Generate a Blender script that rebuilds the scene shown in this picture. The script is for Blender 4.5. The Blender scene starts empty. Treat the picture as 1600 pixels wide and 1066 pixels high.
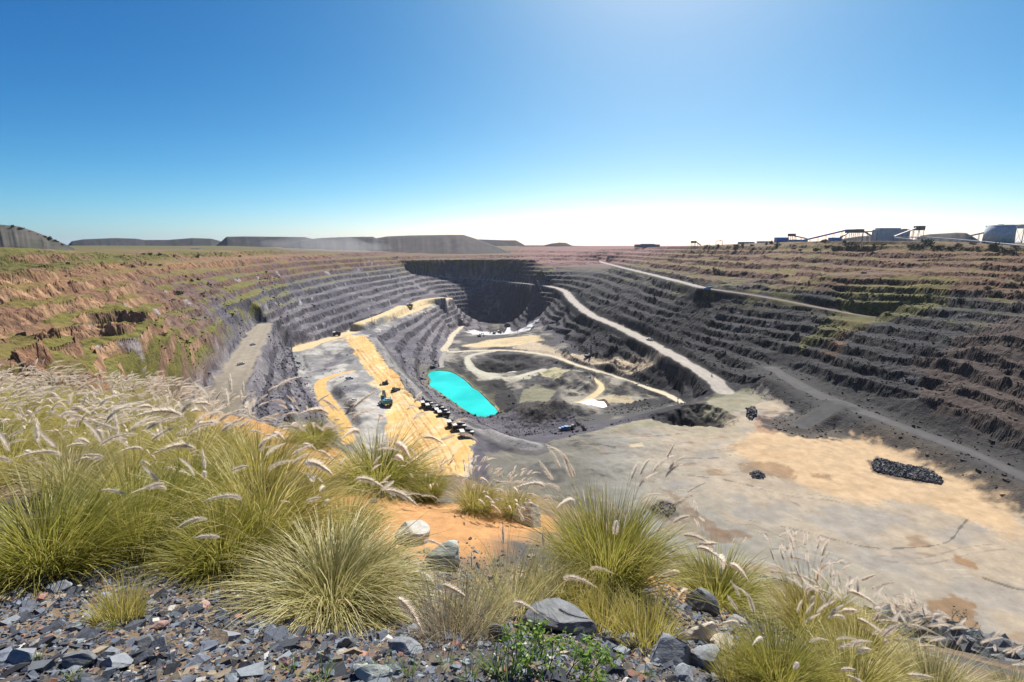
import bpy, bmesh, math, random
import numpy as np
from mathutils import Vector, Matrix, Euler

random.seed(7); np.random.seed(7)
S = bpy.context.scene
COL = S.collection
R = math.radians

# ------------------------------------------------------------------ camera, sky, sun, exposure
F_PX, PITCH = 755.0, R(11.1)
CP, SP = math.cos(PITCH), math.sin(PITCH)
cam_d = bpy.data.cameras.new('camera'); cam = bpy.data.objects.new('camera', cam_d); COL.objects.link(cam)
cam_d.sensor_width = 36.0; cam_d.lens = F_PX * 36.0 / 1600.0
cam_d.clip_start = 0.05; cam_d.clip_end = 60000
cam.location = (0, 0, 0); cam.rotation_euler = (R(90) - PITCH, 0, 0)
S.camera = cam
S.render.resolution_x, S.render.resolution_y = 1024, 682

SUN_EL, SUN_AZ = R(46), R(17)          # azimuth: to the right of the view (+Y)
W = bpy.data.worlds.new('World'); S.world = W; W.use_nodes = True
nt = W.node_tree; nt.nodes.clear()
sky = nt.nodes.new('ShaderNodeTexSky'); sky.sky_type = 'NISHITA'; sky.sun_disc = False
sky.sun_elevation = SUN_EL; sky.sun_rotation = SUN_AZ
sky.altitude = 0; sky.air_density = 0.6; sky.dust_density = 0.8; sky.ozone_density = 6.0
bg = nt.nodes.new('ShaderNodeBackground'); bg.inputs['Strength'].default_value = 0.06
wo = nt.nodes.new('ShaderNodeOutputWorld')
# deepen the sky's own gradient a little (clear dry air over a high plateau)
sep = nt.nodes.new('ShaderNodeSeparateColor'); cmb = nt.nodes.new('ShaderNodeCombineColor'); nt.links.new(sky.outputs[0], sep.inputs[0])
for i_, (a_, g_) in enumerate(((-4.53, 2.341), (-3.34, 1.505), (-2.736, 1.048))):
    pw = nt.nodes.new('ShaderNodeMath'); pw.operation = 'POWER'; pw.inputs[1].default_value = g_; nt.links.new(sep.outputs[i_], pw.inputs[0])
    ml = nt.nodes.new('ShaderNodeMath'); ml.operation = 'MULTIPLY'; ml.inputs[1].default_value = math.exp(a_) / 0.06; mn = nt.nodes.new('ShaderNodeMath'); mn.operation = 'MINIMUM'; mn.inputs[1].default_value = 1.1 / 0.06
    nt.links.new(pw.outputs[0], ml.inputs[0]); nt.links.new(ml.outputs[0], mn.inputs[0]); nt.links.new(mn.outputs[0], cmb.inputs[i_])
nt.links.new(cmb.outputs[0], bg.inputs[0])
nt.links.new(bg.outputs[0], wo.inputs[0])

sun_d = bpy.data.lights.new('sun', 'SUN'); sun_d.energy = 4.6; sun_d.angle = R(0.53); sun_d.color = (1.0, 0.96, 0.9)
sun = bpy.data.objects.new('sun', sun_d); COL.objects.link(sun)
SUN_DIR = Vector((math.sin(SUN_AZ) * math.cos(SUN_EL), math.cos(SUN_AZ) * math.cos(SUN_EL), math.sin(SUN_EL)))
sun.rotation_euler = SUN_DIR.to_track_quat('Z', 'Y').to_euler()
S.view_settings.view_transform = 'Standard'; S.view_settings.look = 'None'
S.view_settings.exposure = 0.8; S.view_settings.gamma = 1.0
S.cycles.max_bounces = 6; S.cycles.transparent_max_bounces = 6
S.cycles.use_denoising = True

# ------------------------------------------------------------------ small helpers
def ray(px, py):
    dv = (533.0 - py) / F_PX
    return (px - 800.0) / F_PX, CP + dv * SP, -SP + dv * CP
def at(px, py, z):                      # the place on level z (metres below the lookout) seen along a sight line
    x, y, zz = ray(px, py); k = z / zz
    return x * k, y * k, z
def aty(px, py, Y):                     # the same for a known distance
    x, y, zz = ray(px, py); k = Y / y
    return x * k, Y, zz * k
def lin(r, g, b, k=1.0):
    f = lambda c: ((c / 255 + 0.055) / 1.055) ** 2.4 if c > 10 else c / 255 / 12.92
    return np.array([f(r) * k, f(g) * k, f(b) * k])

def h2(ix, iy, s):
    with np.errstate(over='ignore'):
        h = ix.astype(np.uint32) * np.uint32(374761393) + iy.astype(np.uint32) * np.uint32(668265263) + np.uint32(s * 974711 + 12345)
        h = (h ^ (h >> np.uint32(13))) * np.uint32(1274126177)
        h = h ^ (h >> np.uint32(16))
    return (h & np.uint32(0xffffff)).astype(np.float32) / np.float32(0xffffff)
def vn(x, y, s=0):
    fx = np.floor(x); fy = np.floor(y)
    ix = fx.astype(np.int64); iy = fy.astype(np.int64)
    u = (x - fx).astype(np.float32); v = (y - fy).astype(np.float32)
    u = u * u * (3 - 2 * u); v = v * v * (3 - 2 * v)
    a = h2(ix, iy, s); b = h2(ix + 1, iy, s); c = h2(ix, iy + 1, s); d = h2(ix + 1, iy + 1, s)
    return (a * (1 - u) * (1 - v) + b * u * (1 - v) + c * (1 - u) * v + d * u * v) * 2 - 1
def fbm(x, y, s=0, o=4, g=0.5):
    t = 0; a = 1; n = 0
    for i in range(o):
        t = t + a * vn(x, y, s + i * 17); n += a; a *= g
        x, y = 1.62 * x + 1.18 * y + 3.1, -1.18 * x + 1.62 * y + 7.7
    return t / n
def sst(a, b, x):
    t = np.clip((x - a) / (b - a), 0, 1); return t * t * (3 - 2 * t)
def mix(a, b, t):
    return a * (1 - t) + b * t

def in_poly(x, y, P):
    P = np.asarray(P, float); out = np.zeros(x.shape, bool)
    m = (x >= P[:, 0].min()) & (x <= P[:, 0].max()) & (y >= P[:, 1].min()) & (y <= P[:, 1].max())
    if not m.any(): return out
    xx, yy = x[m], y[m]; r = np.zeros(xx.shape, bool); j = len(P) - 1
    for i in range(len(P)):
        xi, yi = P[i]; xj, yj = P[j]
        if yi != yj:
            c = ((yi > yy) != (yj > yy)) & (xx < (xj - xi) * (yy - yi) / (yj - yi) + xi)
            r ^= c
        j = i
    out[m] = r; return out
def line_dist(x, y, L, reach):
    """distance to a polyline (x,y,z,w per point), with z and w interpolated at the nearest point"""
    D = np.full(x.shape, 1e9, np.float32); Z = np.zeros(x.shape, np.float32); Wd = np.ones(x.shape, np.float32)
    for a, b in zip(L[:-1], L[1:]):
        a = np.asarray(a, float); b = np.asarray(b, float)
        m = (x > min(a[0], b[0]) - reach) & (x < max(a[0], b[0]) + reach) & (y > min(a[1], b[1]) - reach) & (y < max(a[1], b[1]) + reach)
        if not m.any(): continue
        dx, dy = b[0] - a[0], b[1] - a[1]; l2 = dx * dx + dy * dy + 1e-9
        t = np.clip(((x[m] - a[0]) * dx + (y[m] - a[1]) * dy) / l2, 0, 1)
        d = np.hypot(x[m] - a[0] - t * dx, y[m] - a[1] - t * dy)
        old = D[m]; k = d < old
        D[m] = np.where(k, d, old)
        Z[m] = np.where(k, a[2] + t * (b[2] - a[2]), Z[m]); Wd[m] = np.where(k, a[3] + t * (b[3] - a[3]), Wd[m])
    return D, Z, Wd
def smooth_line(P, n=6):                # Catmull-Rom through the points
    P = [np.asarray(p, float) for p in P]; out = []
    for i in range(len(P) - 1):
        p0, p1, p2, p3 = P[max(i - 1, 0)], P[i], P[i + 1], P[min(i + 2, len(P) - 1)]
        for k in range(n):
            t = k / n
            out.append(0.5 * (2 * p1 + (p2 - p0) * t + (2 * p0 - 5 * p1 + 4 * p2 - p3) * t * t + (3 * p1 - p0 - 3 * p2 + p3) * t ** 3))
    out.append(P[-1]); return out

# ------------------------------------------------------------------ the pit in plan
def pl(pts, w=None, n=5):
    """[(px,py,z[,w])] -> smoothed plan polyline (x,y,z,w)"""
    L = []
    for p in pts:
        x, y, z = at(*p[:3]); L.append((x, y, z, p[3] if len(p) > 3 else (w or 1)))
    return smooth_line(L, n)
def poly(pts, z):
    return [at(a, b, z)[:2] for a, b in pts]

ZS, ZT, ZP = -138.5, -142.0, -178.0      # sand platform, tan floor, pond level
roads = {
 'right':  pl([(640,430,-90,7),(700,433,-100,7),(790,440,-110,8),(870,450,-118,10),(895,470,-126,10),(920,490,-131,10),(960,508,-133,9.5),(1000,527,-135,9.5),(1060,560,-136,9),(1110,590,-138,9),(1132,612,-141,9)]),
 'upper':  pl([(930,407,-57,10),(960,415,-60,9),(1030,432,-60,8),(1100,450,-60,7)]),
 'upper2': pl([(1100,450,-60,7),(1200,465,-67,6),(1330,490,-78,6),(1420,500,-84,5)]),
 'ramp':   pl([(412,507,-98,11),(390,545,-101,12),(365,590,-104,13),(335,640,-107,14),(290,700,-110,14)]),
 'link':   pl([(462,546,ZS,15),(500,534,ZS,10),(540,522,ZS,11),(590,504,ZS,14),(640,487,ZS,14),(672,473,ZS,17),(700,466,ZS,12)]),
 'bench':  pl([(560,505,-127,7),(600,491,-126,8),(628,478,-126,9)]),
 'tip':    pl([(640,479,-132,8),(660,469,-128,9),(690,465,-126,9)]),
 'curl':   pl([(552,580,ZS,3),(528,585,ZS,4),(503,596,ZS,5),(503,612,ZS,6),(520,640,ZS,7),(534,662,ZS,6),(545,690,ZS,5)]),
 'floor':  pl([(722,510,-210,6.1),(708,523,-200,6.8),(702,535,-190,6.1),(696,549,-184,6.1),(745,548,-184,5.4),(800,548,-184,6.1),(860,556,-183,5.4),(900,570,-180,4.8),(940,582,-178,4.8),(1000,602,-173,4.8),(1040,616,-166,4.8),(1066,630,-155,3.4)]),
 'ring':   pl([(770,549,-184,5.6),(735,556,-184,5.6),(732,570,-182,5.6),(752,583,-181,6.2),(790,592,-181,6.8),(830,583,-182,5.6),(850,577,-182,4.3)]),
 'spur':   pl([(696,549,-184,4),(690,562,-181,4),(689,576,-179,5)]),
 'cross':  pl([(925,590,-178,4),(940,605,-177,4),(925,620,-177,4),(900,632,-177,5)]),
 'east':   pl([(1205,575,-125,6.8),(1250,602,-129,7.5),(1310,630,-131.5,8.2),(1370,652,-131,6.8),(1450,682,-132,6.1),(1530,712,-132,5.4),(1600,745,-132,5.4),(1720,800,-132,5.4)]),
 'east2':  pl([(1310,630,-129,9),(1285,645,-134,7),(1252,665,-140,6)]),
 'deep':   pl([(795,512,-226,5),(792,520,-224,5),(780,528,-220,5)]),
}
sand_poly = poly([(538,524),(556,556),(585,596),(597,625),(604,645),(600,690),(632,730),(690,750),(728,748),(735,715),(742,690),(730,680),(690,652),(655,624),(628,596),(603,562),(572,524)], ZS)
tan_poly = poly([(830,697),(900,680),(960,664),(1000,655),(1060,648),(1080,628),(1140,618),(1190,612),(1250,650),(1330,668),(1400,690),(1480,725),(1600,790),(1750,850),(1750,1100),(1400,980),(1200,900),(900,850),(770,760),(755,712)], ZT)
plat_poly = poly([(455,548),(540,520),(640,485),(700,463),(703,468),(640,495),(578,524),(600,560),(640,606),(700,655),(742,690),(735,745),(690,752),(600,735),(530,680),(505,640),(470,590)], ZS)
pond_poly = [p[:2] for p in smooth_line([at(a, b, ZP)[:2] for a, b in [(668,586),(676,580),(696,580),(712,585),(728,596),(738,606),(748,612),(762,626),(776,640),(784,655),(785,662),(770,661),(745,651),(720,636),(700,622),(680,608),(671,602),(673,594),(668,586)]], 4)]

GX0, GX1, GY0, GY1 = -1500, 1500, -40, 3000
pts = []                                 # (x,y,z) soft constraints
def C(px, py, z): pts.append(at(px, py, z))
def CY(px, py, Y): pts.append(aty(px, py, Y))
lines = []
def CL(P): lines.append(smooth_line([at(*p) for p in P], 6))
def CLY(P): lines.append(smooth_line([aty(*p) for p in P], 6))
# rim and plateau
CLY([(-200,470,215),(0,456,262),(60,452,290),(125,446,335),(220,426,470)])
CLY([(-300,440,210),(-200,430,250),(0,424,292),(60,421,322),(125,426,362),(220,415,520),(320,409,680),(400,405,880),(500,403,1150),(600,402,1480),(680,400,1750),(800,397,1950),(900,396,1900),(1000,395,1650),(1080,392,1350),(1150,392,1150),(1300,393,930),(1450,393,800),(1600,394,720),(1800,396,620),(2000,398,540)])
CLY([(-300,385,330),(0,386,430),(110,391,560),(220,394,720),(330,392,900),(430,391,1200),(560,396,1650),(660,397,2050),(800,396,2250),(900,391,2300),(1000,387,1900),(1090,384,1400),(1200,379,1180),(1300,377,980),(1450,377,850),(1600,382,770),(1800,384,660),(2100,390,570)])
for X in np.arange(-1480, 1481, 80):
    pts.append((X, 2960, 2))
for Y in np.arange(-30, 2960, 80):
    pts.append((-1480, Y, 2)); pts.append((1480, Y, 9))
for X in np.arange(-1480, -350, 70): pts.append((X, -30, -4))
for X in np.arange(480, 1480, 70): pts.append((X, -30, 6))
# left wall
CL([(300,470,-50),(340,450,-48),(420,432,-50),(520,420,-52),(610,412,-50)])
CL([(200,500,-40),(240,470,-36)]); C(200,560,-40); C(300,560,-66); C(300,610,-80); C(250,540,-52); C(100,540,-27); C(0,560,-20); C(0,480,-20); C(100,480,-26); C(-150,560,-14); C(-150,480,-16)
CL([(330,520,-72),(370,490,-74),(430,470,-78)])
CL([(470,540,-136),(530,515,-136),(600,487,-132),(660,463,-132),(700,459,-130)])
for x, y, z in [(-235,290,-92),(-170,250,-108),(-130,190,-95),(-60,120,-80),(-80,60,-35),(-40,40,-30),(0,40,-32),(40,40,-36),(0,100,-80),(60,90,-85),(100,60,-62),(150,40,-60),(200,20,-50),(330,60,-60),(120,110,-110),(-150,330,-136),(-80,255,-136),(0,190,-138),(60,165,-140),(110,160,-140),(300,130,-130),(230,110,-130)]: pts.append((x, y, z))
CL([(1350,545,-98),(1450,575,-101),(1550,603,-103),(1650,640,-104)])
CL([(1350,470,-64),(1450,478,-64),(1600,498,-66),(1750,520,-66)])
CL([(1280,430,-38),(1450,433,-38),(1600,437,-38),(1800,445,-38)])
# far wall
CLY([(640,407,1560),(700,405,1640),(760,404,1610),(800,404,1600),(835,405,1580)])
CL([(722,503,-225),(755,506,-232),(790,508,-235),(830,507,-232),(852,503,-222)])
CL([(838,430,-82),(850,414,-58),(870,408,-54)])
# inner floor
for p in [(728,506,-212),(790,514,-234),(760,514,-228),(845,511,-222),(740,520,-212),(835,522,-216),(790,528,-215),(720,524,-202),(860,528,-196),(870,520,-196),(790,540,-192),(700,520,-205),(690,545,-187),(682,572,-180),(885,535,-188),(905,548,-184),(950,573,-179),(985,590,-177),(1015,604,-174),(1050,620,-168),(1085,628,-152),(850,560,-183),(850,600,-180),(800,600,-180),(800,640,-180),(880,640,-176),(930,630,-177),(980,625,-172),(1010,640,-158),(900,660,-168),(860,664,-172),(830,668,-172),(810,680,-160)]: C(*p)
# toe of the right-hand lower wall above the tan floor
CL([(1150,612,-139),(1185,600,-135),(1215,590,-125)])
CL([(1225,578,-121),(1330,620,-126),(1420,650,-126),(1500,683,-127),(1600,725,-127),(1720,775,-127)])

def rasterise(h):
    nx = int((GX1 - GX0) / h); ny = int((GY1 - GY0) / h)
    A = np.zeros((ny, nx)); N = np.zeros((ny, nx))
    def put(x, y, z, w=1.0):
        i = np.floor((np.asarray(x) - GX0) / h).astype(int); j = np.floor((np.asarray(y) - GY0) / h).astype(int)
        m = (i >= 0) & (i < nx) & (j >= 0) & (j < ny)
        np.add.at(A, (j[m], i[m]), np.asarray(z)[m] * w); np.add.at(N, (j[m], i[m]), w)
    P = np.array(pts); put(P[:, 0], P[:, 1], P[:, 2])
    for L in lines + list(roads.values()):
        L = np.array([l[:3] for l in L])
        for a, b in zip(L[:-1], L[1:]):
            t = np.linspace(0, 1, max(2, int(np.hypot(*(b - a)[:2]) / h * 2)))[:, None]
            q = a + (b - a) * t; put(q[:, 0], q[:, 1], q[:, 2], 2.0)
    jj, ii = np.mgrid[0:ny, 0:nx]; X = GX0 + (ii + .5) * h; Y = GY0 + (jj + .5) * h
    for P_, z in ((tan_poly, ZT), (plat_poly, ZS), (pond_poly, ZP - 4)):
        m = in_poly(X, Y, P_); A[m] = z; N[m] = 1
    M = N > 0; A[M] /= N[M]
    return A, M, X, Y
Zc = None
for h, it in ((100, 400), (50, 300), (25, 250), (12.5, 250), (6.25, 160)):
    A, M, X, Y = rasterise(h)
    if Zc is None: Zg = np.full(A.shape, -20.0)
    else:
        jj = np.clip(((Y - GY0) / (h * 2) - .5), 0, Zc.shape[0] - 1.001); ii = np.clip(((X - GX0) / (h * 2) - .5), 0, Zc.shape[1] - 1.001)
        j0 = jj.astype(int); i0 = ii.astype(int); v = jj - j0; u = ii - i0
        Zg = Zc[j0, i0] * (1 - u) * (1 - v) + Zc[j0, i0 + 1] * u * (1 - v) + Zc[j0 + 1, i0] * (1 - u) * v + Zc[j0 + 1, i0 + 1] * u * v
    for k in range(it):
        Zg[M] = A[M]
        Q = np.pad(Zg, 1, mode='edge')
        Zg = 0.25 * (Q[:-2, 1:-1] + Q[2:, 1:-1] + Q[1:-1, :-2] + Q[1:-1, 2:])
    Zg[M] = A[M]; Zc = Zg
for k in range(2):
    Q = np.pad(Zg, 1, mode='edge'); Zg = 0.5 * Zg + 0.125 * (Q[:-2, 1:-1] + Q[2:, 1:-1] + Q[1:-1, :-2] + Q[1:-1, 2:])
HG = 6.25
gy, gx = np.gradient(Zg, HG)
SLP = np.hypot(gx, gy)
for k in range(6):
    Q = np.pad(SLP, 1, mode='edge'); SLP = 0.2 * (SLP + Q[:-2, 1:-1] + Q[2:, 1:-1] + Q[1:-1, :-2] + Q[1:-1, 2:])
def samp(G, x, y):
    jj = np.clip((y - GY0) / HG - .5, 0, G.shape[0] - 1.001); ii = np.clip((x - GX0) / HG - .5, 0, G.shape[1] - 1.001)
    j0 = jj.astype(int); i0 = ii.astype(int); v = jj - j0; u = ii - i0
    return G[j0, i0] * (1 - u) * (1 - v) + G[j0, i0 + 1] * u * (1 - v) + G[j0 + 1, i0] * (1 - u) * v + G[j0 + 1, i0 + 1] * u * v

# ------------------------------------------------------------------ the lookout's own ground (within some metres)
near_pts = [aty(*p) for p in [(-600,1060,1.6),(0,1060,1.5),(400,1060,1.5),(800,1060,1.5),(1200,1060,1.8),(1600,1060,3.2),(2200,1060,3.6),
  (100,910,2.5),(300,1000,1.9),(600,1000,2.0),(900,1000,2.1),(1100,1000,2.4),(1300,1000,3.4),(1500,1030,4.6),
  (500,950,2.6),(60,880,3.0),(650,860,3.6),(700,812,4.6),(830,805,5.2),(600,775,5.5),(580,752,6.6),(950,905,3.4),(1040,905,3.9),
  (1120,945,4.1),(1300,965,4.6),(1450,1004,5.4),(1600,1052,6.0),(370,655,12.5),(450,690,11),(500,720,9),(0,625,13),(-500,640,12)]]
near_pts += [(-2.9,5.5,-2.75),(-6.5,9,-3.6),(-4,8,-3.5),(0,0,-1.45),(-2,0,-1.45),(2,0,-1.6),(4.5,1.2,-2.8),(-5,3,-2.2),(-9,6,-2.8)]
NP = np.array(near_pts)
def rbf(d): return np.sqrt(d * d + 0.15)
Dm = rbf(np.hypot(NP[:, None, 0] - NP[None, :, 0], NP[:, None, 1] - NP[None, :, 1]))
n_ = len(NP); Am = np.zeros((n_ + 3, n_ + 3)); Am[:n_, :n_] = Dm - 0.02 * np.eye(n_)
Am[:n_, n_] = 1; Am[:n_, n_ + 1:] = NP[:, :2]; Am[n_, :n_] = 1; Am[n_ + 1:, :n_] = NP[:, :2].T
SOL = np.linalg.solve(Am, np.concatenate([NP[:, 2], np.zeros(3)]))
def near_base(x, y):
    z = SOL[n_] + SOL[n_ + 1] * x + SOL[n_ + 2] * y
    for i in range(n_): z = z + SOL[i] * rbf(np.hypot(x - NP[i, 0], y - NP[i, 1]))
    return z
LIP = np.array([(-3000,14),(-400,14),(0,14),(330,13.2),(480,11.5),(640,7.6),(740,6.7),(830,6.2),(1030,5.2),(1200,4.9),(1400,5.5),(1600,6.1),(2000,6.6),(4000,7)], float)
def lip_y(s): return np.interp(800 + s * F_PX * 0.92, LIP[:, 0], LIP[:, 1])
def near_h(x, y):
    z = near_base(x, y)
    return z + 0.05 * fbm(x * 1.3, y * 1.3, 5, 4) + 0.018 * fbm(x * 7, y * 7, 6, 3)

# ------------------------------------------------------------------ mine terrain height
BH = 11.0
def terrace(z, a=0.5):
    t = z / BH; k = np.floor(t); f = t - k
    return (k + 0.12 * np.minimum(f / a, 1) + 0.88 * np.clip((f - a) / (1 - a), 0, 1)) * BH
mounds = []      # (x,y,z_add,rx,ry,rot,flat)
def mound(px, py, z, hgt, rx, ry, rot=0, p=2.0):
    x, y, _ = at(px, py, z); mounds.append((x, y, hgt, rx, ry, R(rot), p))
# dark heaps between pond and inner pit, ring pit, platform heaps, floor heaps
mound(765,602,-180,6,60,12,60); mound(782,628,-180,7,40,12,62); mound(800,655,-178,9,26,22,30); mound(845,655,-174,16,34,26,20); mound(880,652,-172,9,20,14,20)
mound(835,598,-180,9,34,22,0); mound(850,612,-180,5,45,20,20)
mound(785,566,-182,-15,44,36,0,4); mound(785,566,-182,-6,24,18,0); mound(803,572,-184,10,17,12,20); mound(760,562,-184,6,22,15,0)
mound(895,592,-180,13,20,55,10); mound(925,603,-178,10,40,26,-20); mound(890,575,-180,-7,12,40,10)
mound(965,608,-175,6,26,20,-20); mound(945,585,-178,6,14,34,-15)
mound(780,520,-228,-10,80,70,0,4); mound(850,523,-205,6,30,40,0)
mound(548,612,ZS,8,16,44,12); mound(566,640,ZS,5,14,30,10); mound(500,560,ZS,-6,24,40,0); mound(560,660,ZS,4,20,30,0)
mound(640,560,-160,4,20,20,0)
mound(1095,655,ZT-4,-14,14,16,0); mound(1060,650,ZT,-9,14,12,0); mound(1176,648,ZT,3,5,9,20)
mound(985,700,ZT,3,24,10,0); mound(930,720,ZT,2.2,30,12,10); mound(1000,735,ZT,2.4,16,8,10); mound(860,735,ZT,2.2,40,16,0); mound(1035,795,ZT,3,10,7,0); mound(960,690,ZT,2,30,8,0)
mound(1515,556,-88,7,20,14,0); mound(1600,545,-84,13,26,20,0); mound(1440,560,-94,4,12,10,0)
def heights(x, y):
    zb = samp(Zg, x, y); sl = samp(SLP, x, y)
    right = sst(60, 170, x) * (1 - sst(1300, 1500, y)) * (y > 60)
    nearleft = (1 - sst(-110, -70, x)) * (1 - sst(420, 700, y))
    plat = (x > 60) * (y < 470) * sst(-126, -130, zb)
    upper = np.maximum(nearleft, sst(-75, -55, zb)) * (1 - sst(-5, -1, zb))
    faru = upper * sst(1350, 1550, y)
    w = sst(0.16 - .11 * upper - .03 * faru, 0.30 - .16 * upper - .09 * faru, sl) * (1 - plat)
    near_r = sst(180, 230, x) * (1 - sst(650, 850, y))
    big = fbm(x / 95, y / 95, 1, 3)
    med = fbm(x / 24, y / 24, 2, 4)
    # buttresses and gullies in the rock
    rid = 1 - np.abs(fbm(x / 34, y / 34, 3, 4)) * 2.2
    near_r0 = sst(180, 230, x) * (1 - sst(650, 850, y))
    zt = zb + w * (2.4 + 2.6 * right) * fbm(x / 210 + 4, y / 150, 79, 3) + w * (3.4 * big + 2.0 * med + right * (2.2 - 1.4 * near_r0) * rid) * (1 - .5 * upper * (1 - nearleft))
    fine = np.clip(near_r + nearleft, 0, 1)
    ter = mix(terrace(zt, 0.68), terrace(zt * 11 / 8.2, 0.66) * 8.2 / 11, fine)
    z = mix(zb, mix(ter, zt, 0.03 + right * .9 * sst(-.02, .3, fbm(x / 90, y / 75, 78, 2)) + (1 - right) * .6 * sst(.05, .4, fbm(x / 70, y / 120, 83, 3)) + 0.2 * sst(0.1, 0.5, vn(x / 140, y / 140, 77))), w)
    hb = np.where(fine > .5, 8.2, BH); f = (zt / hb) - np.floor(zt / hb); face = sst(0.63, 0.7, f) * w
    rough = fbm(x / 7.5, y / 7.5, 9, 4)
    blk = np.round(fbm(x / 16, y / 13, 35, 3) * 5) / 5 * 5.0 + np.round(fbm(x / 6, y / 6, 36, 3) * 4) / 4 * 2.2
    z = z + w * blk * (0.55 + 0.3 * right) * (0.1 + .9 * face) + w * right * (1.8 - 1.0 * near_r0) * (0.35 - np.abs(fbm(x / 11, y / 11, 37, 3)))
    z = z + face * (rough * (1.6 + 1.4 * right)) + w * (.7 + .9 * face) * fbm(x / 3.2, y / 3.2, 11, 3) + w * right * 1.3 * fbm(x / 15, y / 15, 31, 3)
    z = z + nearleft * w * (1.6 * fbm(x / 9, y / 9, 33, 4) + 2.4 * np.abs(fbm(x / 22, y / 22, 34, 3)))
    z = z + (1 - w) * (1 - .5 * plat) * (0.45 * fbm(x / 11, y / 11, 13, 4))
    # pits, heaps
    for mx, my, hh, rx, ry, ro, p in mounds:
        rr = 3.2 * max(rx, ry)
        m = (np.abs(x - mx) < rr) & (np.abs(y - my) < rr)
        if not m.any(): continue
        dx = x[m] - mx; dy = y[m] - my; c_, s_ = math.cos(ro), math.sin(ro)
        u = (dx * c_ + dy * s_) / rx; v = (-dx * s_ + dy * c_) / ry
        d = np.sqrt(u * u + v * v) * (1 + 0.25 * fbm(x[m] / (0.6 * min(rx, ry)), y[m] / (0.6 * min(rx, ry)), 41, 3))
        g = np.clip(1 - d / 1.9, 0, 1)
        z[m] += hh * (.7 if hh > 0 else 1.2) * np.minimum(g * 1.35, 1) * (1 + 0.12 * rough[m])
    masks = {}
    # roads: graded flat across their width
    for name, L in roads.items():
        D, Zr, Wr = line_dist(x, y, L, 60)
        k = 1 - sst(Wr * 1.0, Wr * 1.0 + (26 if name == 'east' else 9), D)
        z = mix(z, Zr + 0.1 * rough, k)
        masks[name] = (D, Wr)
    # berm along the sand road, and the strip between the trucks and the pond
    D, Zr, Wr = line_dist(x, y, berm, 40)
    z = z + 4.2 * np.exp(-(D / 7.0) ** 2) * (1 + 0.3 * rough); masks['berm'] = (D, Wr)
    D, Zr, Wr = line_dist(x, y, pond_line, 30)
    inp = in_poly(x, y, pond_poly)
    z = np.where(inp, np.minimum(z, ZP - 0.3 - 2 * sst(0, 12, D)), np.where(D < 14, np.maximum(z, ZP + 0.15 + 0.12 * D), z))
    masks['pond'] = (D, inp)
    z = np.where(in_poly(x, y, puddle_poly), np.minimum(z, -176.9), z)
    return z, zb, w, face, f, right, rough, masks
berm = pl([(585,528,ZS,7),(612,560,ZS,8),(650,600,ZS,9),(690,628,ZS,10),(740,655,ZS,10),(790,680,ZS,9),(830,692,ZS,8)])
pond_line = [(a, b, 0, 1) for a, b in pond_poly]
puddle_poly = [p[:2] for p in smooth_line([at(a, b, -176.6)[:2] for a, b in [(905,629),(915,626),(925,623),(936,627),(944,627),(949,634),(952,641),(945,645),(934,645),(926,642),(915,640),(909,636),(905,629)]], 3)][:-1]

# ------------------------------------------------------------------ grid of the ground sheet
s_in = np.linspace(-1.2, 1.2, 1240)
s_out = 1.2 + np.cumsum(np.linspace(0.004, 0.06, 40))
s_all = np.concatenate([-s_out[::-1], s_in, s_out])
y_rows = np.concatenate([np.exp(np.arange(math.log(0.45), math.log(14), 0.0105)), np.exp(np.linspace(math.log(14.1), math.log(95), 70)), np.exp(np.arange(math.log(96), math.log(2700), 0.0038)), np.exp(np.linspace(math.log(2710), math.log(20000), 50))])
SX, YY = np.meshgrid(s_all, y_rows)
XX = SX * YY
lipc = lip_y(s_all); zl = near_base(s_all * lipc, lipc)
far = YY > 12
Zv = np.zeros_like(XX)
nr = ~far | (YY < 16)
zn = np.full_like(XX, -1e9)
nearm = YY < 16
zn[nearm] = near_h(XX[nearm], YY[nearm])
fm = YY > 4
xf, yf = XX[fm], YY[fm]
zf, zb, w, face, frac, right, rough, masks = heights(xf, yf)
out = sst(2300, 2900, yf) + sst(1200, 1480, np.abs(xf)); out = np.clip(out, 0, 1)
zf = mix(zf, 2.0 + 3 * fbm(xf / 500, yf / 500, 21, 3) - yf * yf / 6.4e6 * 0.5, out)
ZF = np.full_like(XX, -1e9); ZF[fm] = zf
Lrow = np.broadcast_to(lipc, XX.shape); Zlip = np.broadcast_to(zl, XX.shape)
dl = YY - Lrow
slope = 0.85 + 0.9 * sst(800, 1150, 800 + SX * F_PX * .92)
drop = np.where(dl < 0, 0, np.where(dl < 1.2, 0.35 * dl * dl * slope, 0.504 * slope + (dl - 1.2) * slope))
cliff = Zlip - drop + 0.25 * fbm(XX / 1.1, YY / 1.1, 15, 4) * sst(0, 1.5, dl)
Zv = np.where(dl <= 0, zn, np.maximum(cliff, ZF))
bl = sst(-0.8, 0, dl)
m = (dl <= 0) & (dl > -0.8)
print('terrain verts', XX.size)

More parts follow.
